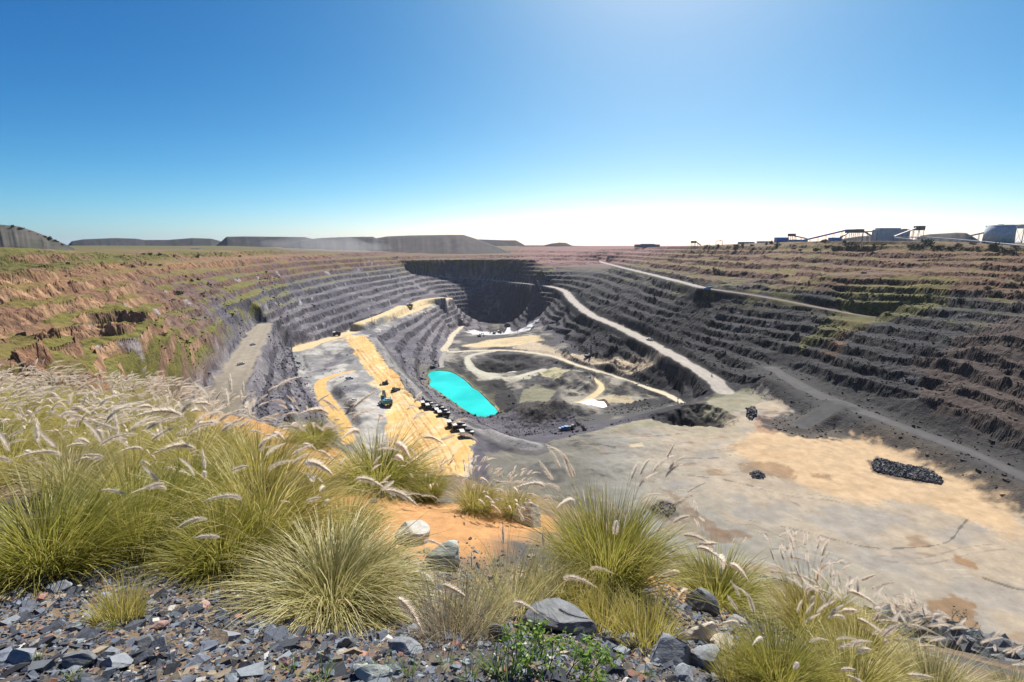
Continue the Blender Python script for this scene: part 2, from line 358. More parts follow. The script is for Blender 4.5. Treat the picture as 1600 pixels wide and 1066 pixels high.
# ------------------------------------------------------------------ colours of the rock and soil, with some sun and shade painted in
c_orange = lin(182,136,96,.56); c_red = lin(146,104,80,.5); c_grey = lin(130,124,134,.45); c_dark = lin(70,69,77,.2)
c_green = lin(126,122,46,.56); c_pale = lin(222,206,186,.7); c_sand = lin(250,202,124,.62); c_sandp = lin(240,214,164,.66)
c_tan = lin(214,190,158,.6); c_floor = lin(166,164,152,.56); c_olive = lin(160,156,126,.58); c_char = lin(66,63,62,.36); c_white = lin(235,234,232,.75)
c_brown = lin(150,112,76,.55); c_gravel = lin(168,164,160,.58)
n = xf.size
def V(c): return np.asarray(c, np.float32)
def lay(col, c, k): 
    k = np.asarray(k, np.float32)[:, None]; return col * (1 - k) + V(c) * k
n1 = fbm(xf / 60, yf / 60, 51, 4); n2 = fbm(xf / 14, yf / 14, 52, 4); n3 = fbm(xf / 4, yf / 4, 53, 3); n4 = fbm(xf / 180, yf / 180, 54, 3)
zz = zf + 9 * n1
left = 1 - sst(-120, 60, xf)
col = np.tile(V(c_grey), (n, 1))
col = lay(col, c_dark, np.clip(right * 0.95 + 0.35 * (1 - left) + .35 * sst(1250, 1500, yf), 0, 1) * 0.9)  # right wall darker than the left, its shade put into the rock colour
col = lay(col, c_dark, 0.55 * sst(0.1, 0.5, n2) * (1 - right))
# dusty bench tops, paler than the blasted faces; right-wall faces painted near-black as shade
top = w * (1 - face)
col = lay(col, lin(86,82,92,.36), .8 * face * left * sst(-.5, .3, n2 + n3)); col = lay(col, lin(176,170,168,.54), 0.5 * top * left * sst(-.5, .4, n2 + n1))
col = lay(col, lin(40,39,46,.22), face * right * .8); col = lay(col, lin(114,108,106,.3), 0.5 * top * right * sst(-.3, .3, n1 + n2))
# weathered upper strata, red to orange
upz = np.where(xf > 0, -50, -58)
col = lay(col, c_red, sst(-10, 10, zz - upz) * (0.75 + 0.25 * np.clip(n2 * 2, -1, 1)))
lo = sst(0, 22, zz + 40) * left * (1 - sst(900, 1500, yf))
col = lay(col, c_orange, lo * (0.55 + 0.45 * sst(-0.3, 0.4, n2)))
nl = left * (1 - sst(330, 520, yf)) * sst(-105, -70, zz)
col = lay(col, mix(c_orange, c_red, 0.35), nl * 0.75)
col = lay(col, lin(206,166,126,.56), nl * face * sst(-.25, .3, n3 + n2) * .75); col = lay(col, lin(120,92,72,.55), nl * sst(.15, .45, fbm(xf / 8, yf / 8, 58, 4)) * .6)  # cliff faces painted pale cream as if sunlit, then random brown patches
farred = sst(1350, 1700, yf) * sst(-80, -55, zf) * sst(-60, 120, xf)
col = lay(col, lin(150,104,98,.6), farred * 0.85)
rr_ = right * sst(-62, -46, zf + 4 * n1) * (1 - sst(-8, 0, zf)); col = lay(col, lin(140,88,56,.34), rr_ * .8 * sst(-.5, .2, n2)); col = lay(col, lin(168,128,84,.4), rr_ * top * .5)  # red-brown strata, colour darkened for the backlit wall, tops lighter
# grass along benches of the upper levels and on the plateau
gz = sst(-86, -70, zf + 6 * n1)
gtop = gz * (1 - face) * sst(-0.15, 0.25, n2 + 0.5 * n1)
gtop = gtop * np.where(w > .5, 1, 0.55) * (1 - 0.75 * farred) * (1 - sst(1500, 1900, yf) * .6)
gtop = np.maximum(gtop, (1 - face) * w * left * (1 - sst(650, 900, yf)) * sst(-95, -80, zf) * sst(-.35, 0, n2 + n1))
col = lay(col, c_green, np.clip(gtop * (0.9 - 0.3 * right), 0, 1) * (1 - .5 * (lo * (zf > -34))))
plateau = sst(-20, -15, zf) * left * sst(260, 300, yf - xf * .12)
col = lay(col, mix(c_green, lin(96,100,44,.55), 0.5), plateau * 0.9 * sst(-0.6, 0.1, n2 + n1))
# reddish dust on the right rim
rim_r = sst(-14, 0, zf) * right
col = lay(col, mix(c_red, c_green, 0.5 ), rim_r * 0.6)
col = lay(col, lin(52,50,52,.36), right * w * sst(-55, -85, zf) * .8 * (0.55 + .45 * face))  # low right wall painted almost black, deepening its shade
# pale fresh rock scars
scar = sst(0.42, 0.6, fbm(xf / 9 + yf / 30, yf / 26, 55, 3)) * face
col = lay(col, lin(200,196,200,.6), scar * 0.7 * (0.35 + .65 * left) * (zf < -40))
# ---- floors
def fill(P, z, warp=6, sc=18, seed=60, plan=False):
    Q = P if plan else poly(P, z)
    A_ = np.array(Q); lo = A_.min(0) - 2.2 * warp - 1; hi = A_.max(0) + 2.2 * warp + 1
    mm_ = (xf > lo[0]) & (xf < hi[0]) & (yf > lo[1]) & (yf < hi[1]); g = np.zeros(xf.shape)
    if not mm_.any(): return g
    a_, b_ = xf[mm_], yf[mm_]; f1 = fbm(a_ / sc, b_ / sc, seed, 4); f2 = fbm(a_ / sc, b_ / sc, seed + 5, 4)
    for q_ in range(3):
        g[mm_] += in_poly(a_ + warp * (f1 + .45 * vn(a_ / 1.7, b_ / 1.7, seed + 31 + q_)), b_ + warp * (f2 + .45 * vn(a_ / 1.7, b_ / 1.7, seed + 41 + q_)), Q)
    return g / 3.0
flat_t = in_poly(xf + 5 * n2, yf + 5 * n3, tan_poly) | (in_poly(xf, yf, tan_poly) & (zf < ZT + 1.2))
tanmix = 0.62 * sst(-0.7, 0.9, 0.7 * fbm(xf / 70 + 2.1, yf / 34, 61, 5) + 0.011 * (xf - 120) + 0.004 * (yf - 260))
tcol = V(c_floor)[None] * (1 - tanmix[:, None]) + V(c_tan)[None] * tanmix[:, None]
ol = sst(330, 390, yf + 20 * n1); tcol = lay(tcol, c_olive, ol * 0.8 * (1 - sst(150, 200, xf)))
mud = sst(70, 30, xf + 25 * n1) if False else 1 - sst(40, 85, xf + 30 * n1 - (yf - 250) * .1)
tcol = lay(tcol, lin(134,130,118,.55), mud * 0.9 * (1 - ol)); tcol = lay(tcol, lin(96,94,92,.5), mud * sst(0.12, 0.45, n2) * .8)
bl_ = sst(0.1, 0.4, fbm(xf / 34, yf / 22, 63, 4)) * (1 - mud); tcol = lay(tcol, lin(160,160,158,.56), bl_ * 0.45)
bst = sst(0.32, 0.48, fbm(xf / 22 + 9, yf / 12, 65, 3)) * (1 - mud); tcol = lay(tcol, c_brown, bst * 0.55)
strk = sst(0.35, 0.6, fbm((xf + yf * .6) / 3.2, (yf - xf * .6) / 26, 66, 3)); tcol = lay(tcol, lin(196,170,130,.6), strk * 0.35)
ft = flat_t.astype(np.float32)[:, None]; col = col * (1 - ft) + tcol * ft
for P_, w_ in (([(1205,818),(1260,832),(1340,852),(1380,857),(1440,855),(1482,846),(1500,825),(1515,808)], .3), ([(1060,742),(1120,748),(1190,764),(1250,790)], .35), ([(1205,858),(1240,857),(1262,853)], .5), ([(1285,868),(1305,876),(1320,882)], .8), ([(905,697),(930,698),(960,704)], .8), ([(1060,716),(1110,716),(1150,710)], .5), ([(880,690),(960,688),(1060,678)], .5), ([(1540,905),(1580,918),(1620,925)], .8)):
    D_, _, _ = line_dist(xf, yf, pl([(a, b, ZT) for a, b in P_]), 8)
    col = lay(col, lin(70,66,62,.5), (1 - sst(w_ * .5, w_ * 1.3, D_ + .9 * n3)) * .6)
tr = random.Random(31)
def tracks_on(P, z, wid, cl, k_, gauge=4.2):
    global col
    L = pl([(a, b, z) for a, b in P], n=8)
    for off in (-gauge / 2, gauge / 2):
        M_ = []
        for i_, p in enumerate(L):
            q0 = np.array(L[max(i_ - 1, 0)]); q1 = np.array(L[min(i_ + 1, len(L) - 1)]); d_ = q1[:2] - q0[:2]; d_ = d_ / (np.hypot(*d_) + 1e-9); M_.append((p[0] - d_[1] * off, p[1] + d_[0] * off, p[2], 1))
        D_, _, _ = line_dist(xf, yf, M_, 5); col = lay(col, cl, (1 - sst(wid * .4, wid * 1.2, D_ + .5 * n3)) * k_ * sst(-.6, .2, n2 + n3))
for i_ in range(16):
    x0 = tr.uniform(1020, 1500); y0 = tr.uniform(690, 900); dx = tr.uniform(60, 260); dy = tr.uniform(-40, 60)
    tracks_on([(x0, y0), (x0 + dx * .4, y0 + dy * .2 + tr.uniform(-12, 12)), (x0 + dx * .75, y0 + dy * .7), (x0 + dx, y0 + dy)], ZT, .45, lin(120,110,96,.5) if i_ % 2 else lin(216,204,180,.6), .45)
def stain(P, z, c, k=0.85, warp=4, sc=10):
    global col
    col = lay(col, c, fill(P, z, warp, sc) * k)
pl_m = in_poly(xf + 4 * n2, yf + 4 * n3, plat_poly)
pc = lay(np.tile(V(lin(166,164,160,.56)), (n, 1)), lin(206,200,190,.6), sst(0.0, 0.4, n1 + n2)); pc = lay(pc, lin(128,126,130,.54), sst(0.05, 0.4, fbm(xf / 20, yf / 34, 67, 4)))
pc = lay(pc, c_sandp, sst(0.25, 0.5, fbm(xf / 26 + 5, yf / 60, 68, 4)) * 0.7)
pm = pl_m.astype(np.float32)[:, None]; col = col * (1 - pm) + pc * pm
stain([(1180,668),(1260,680),(1330,672),(1400,688),(1480,722),(1600,785),(1600,860),(1540,820),(1440,790),(1300,775),(1200,740),(1130,700)], ZT, lin(226,190,142,.62), .7, 14, 40)
stain([(1446,935),(1490,930),(1530,945),(1525,985),(1495,985),(1452,955)], ZT, lin(164,130,92,.55), .85, 3, 6)
stain([(1490,868),(1525,880),(1528,890),(1490,878)], ZT, lin(176,136,92,.55), .8, 2, 8)
stain([(1185,652),(1225,650),(1235,668),(1210,680),(1180,672)], ZT, lin(186,142,110,.56), .65)
stain([(1150,728),(1200,722),(1250,735),(1240,748),(1190,745)], ZT, c_brown, .55, 6, 8); stain([(1265,742),(1305,744),(1300,750),(1268,748)], ZT, c_brown, .6)
stain([(1030,762),(1042,764),(1152,846),(1120,850)], ZT, lin(150,118,88,.54), .6, 2.5, 5)
stain([(1000,790),(1040,775),(1120,850),(1080,850)], ZT, lin(170,150,124,.56), .6, 3, 9)
stain([(980,700),(1002,697),(1006,703),(985,704)], ZT, lin(226,206,170,.6), .8, 1, 6)
stain([(1105,615),(1140,616),(1170,612),(1200,622),(1170,640),(1120,650),(1060,660),(960,672),(930,682),(980,664),(1080,650)], ZT, c_olive, .7)
stain([(1040,640),(1110,618),(1100,650),(1060,662)], ZT - 2, c_char, .8)
stain([(1168,640),(1180,636),(1182,652),(1170,658)], ZT, c_char, .9, 1, 6)
inner = (zf < -150) & (yf > 380) & (xf > -150) & (xf < 190) & (w < .6)
ic = lay(np.tile(V(lin(104,101,97,.44)), (n, 1)), lin(186,178,160,.58), sst(-.05, 0.35, fbm(xf / 40, yf / 60, 71, 4))); ic = lay(ic, c_char, sst(0.0, 0.35, fbm(xf / 30 + 8, yf / 40, 72, 4)))
im = inner.astype(np.float32)[:, None] * 0.85; col = col * (1 - im) + ic * im
stain([(735,590),(760,596),(790,600),(815,640),(800,660),(785,650),(765,622),(745,606),(728,592),(712,580),(700,566),(712,560)], -179, c_char, .9, 4, 12)
stain([(800,650),(830,640),(870,640),(885,655),(870,668),(820,672)], -172, lin(92,84,80,.5), .85, 4, 12)
stain([(728,517),(780,510),(840,516),(836,530),(800,533),(740,532)], -218, c_white, .75, 14, 30)
stain([(720,545),(760,533),(830,530),(850,545),(800,546),(740,547)], -192, c_sandp, .8, 14, 40)
stain([(830,535),(850,545),(910,566),(960,580),(1010,596),(1040,615),(990,600),(930,578),(860,555),(800,545)], -184, lin(226,204,170,.64), .8, 10, 30)
stain([(735,560),(790,590),(840,582),(830,600),(790,602),(745,590),(728,572)], -181, lin(206,200,176,.62), .85, 5, 16)
stain([(745,562),(765,556),(800,556),(835,562),(845,570),(825,566),(790,562),(760,566)], -181, c_char, .9, 4, 10)  # painted shadow along the far right side of the ring pit
stain([(760,577),(785,575),(812,578),(806,583),(780,583)], -190, c_white, .8, 4, 8)
stain([(840,575),(870,580),(890,600),(870,608),(850,596)], -181, lin(214,204,160,.62), .8, 5, 14)
stain([(895,628),(950,620),(990,628),(985,640),(950,636),(905,646)], -177, lin(214,196,158,.6), .75, 5, 14)
stain([(818,616),(836,608),(868,616),(862,628),(830,640),(812,630)], -180, c_olive, .9, 3, 12)
stain([(903,558),(925,555),(950,572),(938,577),(915,568)], -181, c_white, .85 * (w < .3), 3, 12)
stain([(1255,535),(1295,512),(1325,494),(1345,492),(1345,512),(1320,525),(1300,540)], -84, lin(140,100,58,.5), .7 * sst(-115, -100, zf) * sst(-.3, .2, n2), 16, 16)
stain([(1430,560),(1500,545),(1600,530),(1650,600),(1600,640),(1500,620)], -92, lin(112,92,80,.5), .6, 12, 24)
stain([(1240,505),(1330,480),(1480,488),(1470,500),(1340,500)], -78, c_green, .55, 10, 20)
stain([(1358,722),(1372,714),(1412,725),(1456,734),(1478,754),(1440,756),(1385,746),(1360,738)], ZT, lin(96,84,74,.5), .75, 2.5, 5)
stain([(1010,796),(1035,784),(1056,792),(1060,806),(1020,810)], ZT, lin(104,100,96,.5), .7, 3, 6)
for nm_ in ('east', 'east2'):
    D_, W_ = masks[nm_]; col = lay(col, lin(92,90,88,.4), (1 - sst(W_ + 15, W_ + 24, D_ + 8 * n2 + 9 * n3)) * .9 * (yf < 520))
# pond margin, berm
Dp, inp = masks['pond']
col = lay(col, lin(206,188,130,.58), (1 - sst(1.5, 4, Dp)) * (0.4 + .6 * (n3 > 0)) * ~inp * .8); col = lay(col, lin(124,120,84,.5), (1 - sst(10, 34, Dp)) * sst(-.2, .2, n2) * .6 * (xf < -20)) 
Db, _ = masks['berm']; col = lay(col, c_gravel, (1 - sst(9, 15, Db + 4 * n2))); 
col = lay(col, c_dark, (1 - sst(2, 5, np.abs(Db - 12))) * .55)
sm = fill(sand_poly, ZS, 5, 16, plan=True) > .5; sc_ = lay(np.tile(V(c_sand), (n, 1)), c_sandp, sst(-.2, .4, fbm((xf - yf * .35) / 6, yf / 60, 73, 4))); sc_ = lay(sc_, lin(236,170,92,.6), sst(.15, .5, n2 - n1) * .3); sc_ = lay(sc_, lin(216,158,90,.58), sst(.1, .5, fbm((xf + yf * .32) / 1.6, yf / 90, 74, 3)) * .5)
s1 = sm.astype(np.float32)[:, None]; col = col * (1 - s1) + sc_ * s1
for i_ in range(9):
    o_ = tr.uniform(-26, 26); tracks_on([(548 + o_ * .25, 530), (578 + o_ * .5, 570), (612 + o_ * .8, 610), (645 + o_, 655), (675 + o_ * 1.1, 700), (690 + o_ * 1.2, 738)], ZS, .6, lin(255,228,170,.66) if i_ % 2 else lin(206,150,86,.56), .7, 5)
rcol = {'right': lin(206,196,182,.6), 'upper': lin(190,178,170,.6), 'upper2': lin(150,132,122,.55), 'ramp': lin(184,172,152,.58), 'link': c_sandp, 'bench': c_sandp, 'tip': c_sandp, 'curl': c_sand, 'floor': lin(226,212,182,.66), 'ring': lin(214,208,186,.64), 'spur': lin(180,174,164,.6), 'cross': c_sandp, 'east': lin(118,115,114,.48), 'east2': lin(108,106,105,.46), 'deep': c_white}
road_m = np.zeros(n, bool)
for name, c in rcol.items():
    D, Wr = masks[name]
    k = 1 - sst(Wr * .8, Wr * 1.15, D + 0.22 * Wr * n2 * 2)
    if name == 'link': c_ = c_sandp
    cc = mix(V(c)[None], V(c)[None] * 0.8, (sst(0.1, 0.5, n3) * .6)[:, None])
    trk = 0.5 + 0.5 * np.sin(D / np.maximum(Wr, 1) * 9); cc = cc * (0.9 + 0.1 * trk[:, None])
    col = col * (1 - k[:, None]) + cc * k[:, None]
    if name not in ('cross', 'deep', 'tip'): road_m |= k > .5
nearramp = masks['ramp'][0] < masks['ramp'][1] * 1.1
col[nearramp] *= (1 - 0.3 * sst(420, 330, yf[nearramp]) if False else 1 - 0.32 * (1 - sst(330, 420, yf[nearramp])))[:, None]
col = col * (1 + 0.16 * n3 + 0.1 * n2)[:, None]
CV = np.zeros(XX.shape + (3,), np.float32)
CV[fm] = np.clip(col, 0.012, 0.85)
# soil of the lookout and its cliff
xn, yn = XX[~far | (dl < 60)], YY[~far | (dl < 60)]
nmask = (dl < 3) | (YY <= 4)
xn, yn = XX[nmask], YY[nmask]
m1 = fbm(xn * .8, yn * .8, 81, 4); m2 = fbm(xn * 4, yn * 4, 82, 4)
nc = lay(np.tile(V(lin(146,124,100,.55)), (xn.size, 1)), lin(104,100,98,.5), sst(-.2, .3, m1))
def spot(cx, cy, r, c, k=1.0):
    global nc
    d = np.hypot(xn - cx, yn - cy) / r + 0.5 * m1 + .15 * m2
    nc = lay(nc, c, k * (1 - sst(.75, 1.05, d)))
c_soil = lin(214,160,104,.6)
for p, r in (((720,820,4.5), 1.15), ((620,810,4.8), 1.0), ((790,800,5.2), .9), ((370,660,12.3), 2.6), ((450,690,10.5), 2.0), ((1060,900,3.7), .45), ((560,730,7), 1.2), ((480,700,9), 1.4)):
    x_, y_, _ = aty(*p); spot(x_, y_, r, c_soil)
for p, r in (((1100,990,2.5), .3), ((1060,960,2.7), .35), ((880,930,2.9), .6)):
    x_, y_, _ = aty(*p); spot(x_, y_, r, lin(190,166,132,.58), .8)
CV[nmask] = nc * (1 + .2 * m2)[:, None]
dd = ((dl >= 3) & (YY < 100) & (cliff >= ZF)); CV[dd] = lin(130,112,96,.5)

# ------------------------------------------------------------------ sheet -> objects
def tag(o, label=None, cat=None, group=None, kind=None):
    if label: o['label'] = label
    if cat: o['category'] = cat
    if group: o['group'] = group
    if kind: o['kind'] = kind
    return o
def mat(name, build):
    m = bpy.data.materials.new(name); m.use_nodes = True; t = m.node_tree; t.nodes.clear()
    o = t.nodes.new('ShaderNodeOutputMaterial'); build(t, o); return m
def N(t, k, **kw):
    n = t.nodes.new(k)
    for a, b in kw.items():
        if a.startswith('_'): setattr(n, a[1:], b)
        else: n.inputs[a.replace('__', ' ')].default_value = b
    return n
def ground_material(name, s1, s2, bump, dist):
    def b(t, o):
        a = N(t, 'ShaderNodeAttribute', _attribute_name='soil')
        tc = N(t, 'ShaderNodeNewGeometry')
        x1 = N(t, 'ShaderNodeTexNoise', Scale=s1, Detail=8.0, Roughness=0.65); x2 = N(t, 'ShaderNodeTexNoise', Scale=s2, Detail=6.0, Roughness=0.7)
        t.links.new(tc.outputs['Position'], x1.inputs['Vector']); t.links.new(tc.outputs['Position'], x2.inputs['Vector'])
        mr = N(t, 'ShaderNodeMapRange', From__Min=.3, From__Max=.7, To__Min=.5, To__Max=1.5); t.links.new(x1.outputs[0], mr.inputs[0])
        mr2 = N(t, 'ShaderNodeMapRange', From__Min=.3, From__Max=.7, To__Min=.75, To__Max=1.25); t.links.new(x2.outputs[0], mr2.inputs[0])
        mm = N(t, 'ShaderNodeMath', _operation='MULTIPLY'); t.links.new(mr.outputs[0], mm.inputs[0]); t.links.new(mr2.outputs[0], mm.inputs[1])
        sn = N(t, 'ShaderNodeSeparateXYZ'); t.links.new(tc.outputs['True Normal'], sn.inputs[0])
        mf = N(t, 'ShaderNodeMapRange', From__Min=.985, From__Max=.8, To__Min=.3, To__Max=1.0); t.links.new(sn.outputs['Z'], mf.inputs[0])
        ml = N(t, 'ShaderNodeMix'); ml.inputs['A'].default_value = 1.0; t.links.new(mf.outputs[0], ml.inputs['Factor']); t.links.new(mm.outputs[0], ml.inputs['B'])
        vm = N(t, 'ShaderNodeVectorMath', _operation='SCALE'); t.links.new(a.outputs['Color'], vm.inputs[0]); t.links.new(ml.outputs['Result'], vm.inputs['Scale'])
        ms = N(t, 'ShaderNodeMapRange', From__Min=.985, From__Max=.8, To__Min=.12, To__Max=bump); t.links.new(sn.outputs['Z'], ms.inputs[0])
        bp = N(t, 'ShaderNodeBump', Strength=bump, Distance=dist); t.links.new(x2.outputs[0], bp.inputs['Height']); t.links.new(ms.outputs[0], bp.inputs['Strength'])
        b1 = N(t, 'ShaderNodeBump', Strength=min(1, bump * 1.3), Distance=dist * 2.5); t.links.new(ms.outputs[0], b1.inputs['Strength']); t.links.new(x1.outputs[0], b1.inputs['Height']); t.links.new(b1.outputs[0], bp.inputs['Normal'])
        p = N(t, 'ShaderNodeBsdfPrincipled', Roughness=.92); p.inputs['Specular IOR Level'].default_value = .25
        t.links.new(vm.outputs[0], p.inputs['Base Color']); t.links.new(bp.outputs[0], p.inputs['Normal']); t.links.new(p.outputs[0], o.inputs[0])
    return mat(name, b)
M_near = ground_material('lookout_soil', 9, 60, .8, .02)
M_far = ground_material('mine_rock', .16, .7, .75, 1.0)
ny, nx = XX.shape
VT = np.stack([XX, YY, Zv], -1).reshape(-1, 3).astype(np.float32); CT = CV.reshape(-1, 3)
idx = np.arange(ny * nx).reshape(ny, nx)
quads = np.stack([idx[:-1, :-1], idx[:-1, 1:], idx[1:, 1:], idx[1:, :-1]], -1).reshape(-1, 4)
rf = np.zeros(ny * nx, bool); rf[np.flatnonzero(fm.ravel())] = road_m
sf = np.zeros(ny * nx, bool); sf[np.flatnonzero(fm.ravel())] = sm
def sheet(name, q, m, smooth=True):
    u, inv = np.unique(q, return_inverse=True); v = VT[u]
    me = bpy.data.meshes.new(name); me.vertices.add(len(u)); me.vertices.foreach_set('co', v.ravel())
    k = len(q); me.loops.add(k * 4); me.loops.foreach_set('vertex_index', inv.ravel().astype(np.int32))
    me.polygons.add(k); me.polygons.foreach_set('loop_start', np.arange(0, k * 4, 4, dtype=np.int32))
    try: me.polygons.foreach_set('loop_total', np.full(k, 4, np.int32))
    except Exception: pass
    me.update(calc_edges=True)
    at_ = me.attributes.new('soil', 'FLOAT_COLOR', 'POINT')
    at_.data.foreach_set('color', np.concatenate([CT[u], np.ones((len(u), 1), np.float32)], 1).ravel().astype(np.float32))
    me.materials.append(m); me.polygons.foreach_set('use_smooth', np.full(k, smooth))
    o = bpy.data.objects.new(name, me); COL.objects.link(o); o['kind'] = 'structure'; return o
yq = VT[quads[:, 0], 1]; dlq = dl.ravel()[quads[:, 0]]
qn = (dlq < 3) ; qs = sf[quads].all(1) & ~qn; qr = rf[quads].all(1) & ~qn & ~qs
sheet('ground', quads[qn], M_near)
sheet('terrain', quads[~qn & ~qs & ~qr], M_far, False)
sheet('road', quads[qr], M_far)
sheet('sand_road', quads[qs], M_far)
def ground_z(x, y):
    """height of the ground at a plan position (read from the sheet)"""
    s = x / y; j = np.searchsorted(y_rows, y) - 1; j = min(max(j, 0), ny - 2)
    i = np.searchsorted(s_all, s) - 1; i = min(max(i, 0), nx - 2)
    v = (y - y_rows[j]) / (y_rows[j + 1] - y_rows[j]); u = (s - s_all[i]) / (s_all[i + 1] - s_all[i])
    return float(Zv[j, i] * (1 - u) * (1 - v) + Zv[j, i + 1] * u * (1 - v) + Zv[j + 1, i] * (1 - u) * v + Zv[j + 1, i + 1] * u * v)

# pond
def water_material(name, c, rough):
    def b(t, o):
        g = N(t, 'ShaderNodeNewGeometry')
        nz = N(t, 'ShaderNodeTexNoise', Scale=.016, Detail=6.0); t.links.new(g.outputs['Position'], nz.inputs['Vector'])
        cr = N(t, 'ShaderNodeMixRGB'); cr.inputs[1].default_value = (*c, 1); cr.inputs[2].default_value = (*(np.array(c) * np.array([1.6, 1.28, 1.28]) + np.array([.015, 0, 0])), 1)
        mr = N(t, 'ShaderNodeMapRange', From__Min=.45, From__Max=.6); t.links.new(nz.outputs[0], mr.inputs[0]); t.links.new(mr.outputs[0], cr.inputs[0])
        n2 = N(t, 'ShaderNodeTexNoise', Scale=.8, Detail=4.0); t.links.new(g.outputs['Position'], n2.inputs['Vector'])
        bp = N(t, 'ShaderNodeBump', Strength=.15, Distance=.1); t.links.new(n2.outputs[0], bp.inputs['Height'])
        p = N(t, 'ShaderNodeBsdfPrincipled', Roughness=rough); t.links.new(cr.outputs[0], p.inputs['Base Color']); t.links.new(bp.outputs[0], p.inputs['Normal']); t.links.new(p.outputs[0], o.inputs[0])
    return mat(name, b)
def flat_water(name, P, z, m):
    bm = bmesh.new(); f = bm.faces.new([bm.verts.new((x, y, z)) for x, y in P])
    bmesh.ops.triangulate(bm, faces=[f])
    bm.normal_update()
    for f in bm.faces:
        if f.normal.z < 0: f.normal_flip()
    me = bpy.data.meshes.new(name); bm.to_mesh(me); bm.free(); me.materials.append(m)
    o = bpy.data.objects.new(name, me); COL.objects.link(o); o['kind'] = 'structure'; return o
cxp = np.mean([p[0] for p in pond_poly]); cyp = np.mean([p[1] for p in pond_poly])
flat_water('pond', [p for p in pond_poly[:-1]], ZP, water_material('pond_water', (.0, .47, .4), .1))
exec_objects = True

# ================================================================== OBJECTS
class MB:
    """collects faces of one mesh"""
    def __init__(s): s.v = []; s.f = []; s.m = []; s.c = 0
    def poly(s, P, mi=0):
        k = len(s.v); s.v += [tuple(p) for p in P]; s.f.append(tuple(range(k, k + len(P)))); s.m.append(mi)
    def hexa(s, P, mi=0):                # 8 corners: bottom 0-3 (ccw), top 4-7
        k = len(s.v); s.v += [tuple(p) for p in P]
        for q in ((3,2,1,0),(4,5,6,7),(0,1,5,4),(1,2,6,5),(2,3,7,6),(3,0,4,7)): s.f.append(tuple(k + i for i in q)); s.m.append(mi)
        return s
    def box(s, c, d, rz=0, tx=1, ty=1, mi=0, ry=0):
        x, y, z = d[0] / 2, d[1] / 2, d[2] / 2
        P = [(-x,-y,-z),(x,-y,-z),(x,y,-z),(-x,y,-z),(-x*tx,-y*ty,z),(x*tx,-y*ty,z),(x*tx,y*ty,z),(-x*tx,y*ty,z)]
        M_ = Matrix.Translation(c) @ Euler((0, ry, rz)).to_matrix().to_4x4()
        return s.hexa([M_ @ Vector(p) for p in P], mi)
    def bar(s, a, b, w, h=None, mi=0):   # rectangular beam between two points
        a = Vector(a); b = Vector(b); d = (b - a).normalized(); h = h or w
        up = Vector((0, 0, 1)) if abs(d.z) < .95 else Vector((1, 0, 0))
        r = d.cross(up).normalized() * (w / 2); u = r.cross(d).normalized() * (h / 2)
        return s.hexa([a - r - u, a + r - u, b + r - u, b - r - u, a - r + u, a + r + u, b + r + u, b - r + u], mi)
    def tube(s, a, b, r0, r1=None, n=10, mi=0, cap=True):
        a = Vector(a); b = Vector(b); r1 = r0 if r1 is None else r1; d = (b - a).normalized()
        up = Vector((0, 0, 1)) if abs(d.z) < .95 else Vector((1, 0, 0)); r = d.cross(up).normalized(); u = r.cross(d).normalized()
        k = len(s.v)
        for c, q in ((a, r0), (b, r1)):
            for i in range(n):
                t = 2 * math.pi * i / n; s.v.append(tuple(c + (r * math.cos(t) + u * math.sin(t)) * q))
        for i in range(n):
            j = (i + 1) % n; s.f.append((k + i, k + j, k + n + j, k + n + i)); s.m.append(mi)
        if cap: s.f.append(tuple(k + i for i in range(n))[::-1]); s.m.append(mi); s.f.append(tuple(k + n + i for i in range(n))); s.m.append(mi)
        return s
    def build(s, name, mats, parent=None, smooth=False, bevel=0):
        me = bpy.data.meshes.new(name); me.from_pydata(s.v, [], s.f); mats = mats if isinstance(mats, (list, tuple)) else [mats]
        for q in mats: me.materials.append(q)
        if len(mats) > 1: me.polygons.foreach_set('material_index', s.m)
        bm = bmesh.new(); bm.from_mesh(me); bmesh.ops.recalc_face_normals(bm, faces=bm.faces)
        if bevel:
            bmesh.ops.remove_doubles(bm, verts=bm.verts, dist=1e-4)
            bmesh.ops.bevel(bm, geom=[e for e in bm.edges if e.calc_face_angle(0) > .5], offset=bevel, segments=1, affect='EDGES')
        bm.to_mesh(me); bm.free()
        if smooth: me.polygons.foreach_set('use_smooth', np.ones(len(me.polygons), bool))
        o = bpy.data.objects.new(name, me); COL.objects.link(o)
        if parent: o.parent = parent
        return o
def empty(name, loc, rz=0, sc=1.0):
    o = bpy.data.objects.new(name, None); COL.objects.link(o); o.location = loc; o.rotation_euler = (0, 0, rz); o.scale = (sc, sc, sc); o.empty_display_size = .2
    return o
KIDS = {}
def kid(o):
    if o.parent: KIDS.setdefault(o.parent.name, []).append(o)
    return o
def copy_tree(o, parent=None):
    c = o.copy(); COL.objects.link(c)
    if parent: c.parent = parent
    for ch in [q for q in CH.get(o.name, [])]: copy_tree(ch, c)
    return c
CH = {}
def children_index():
    CH.clear()
    for o in list(COL.objects):
        if o.parent: CH.setdefault(o.parent.name, []).append(o)
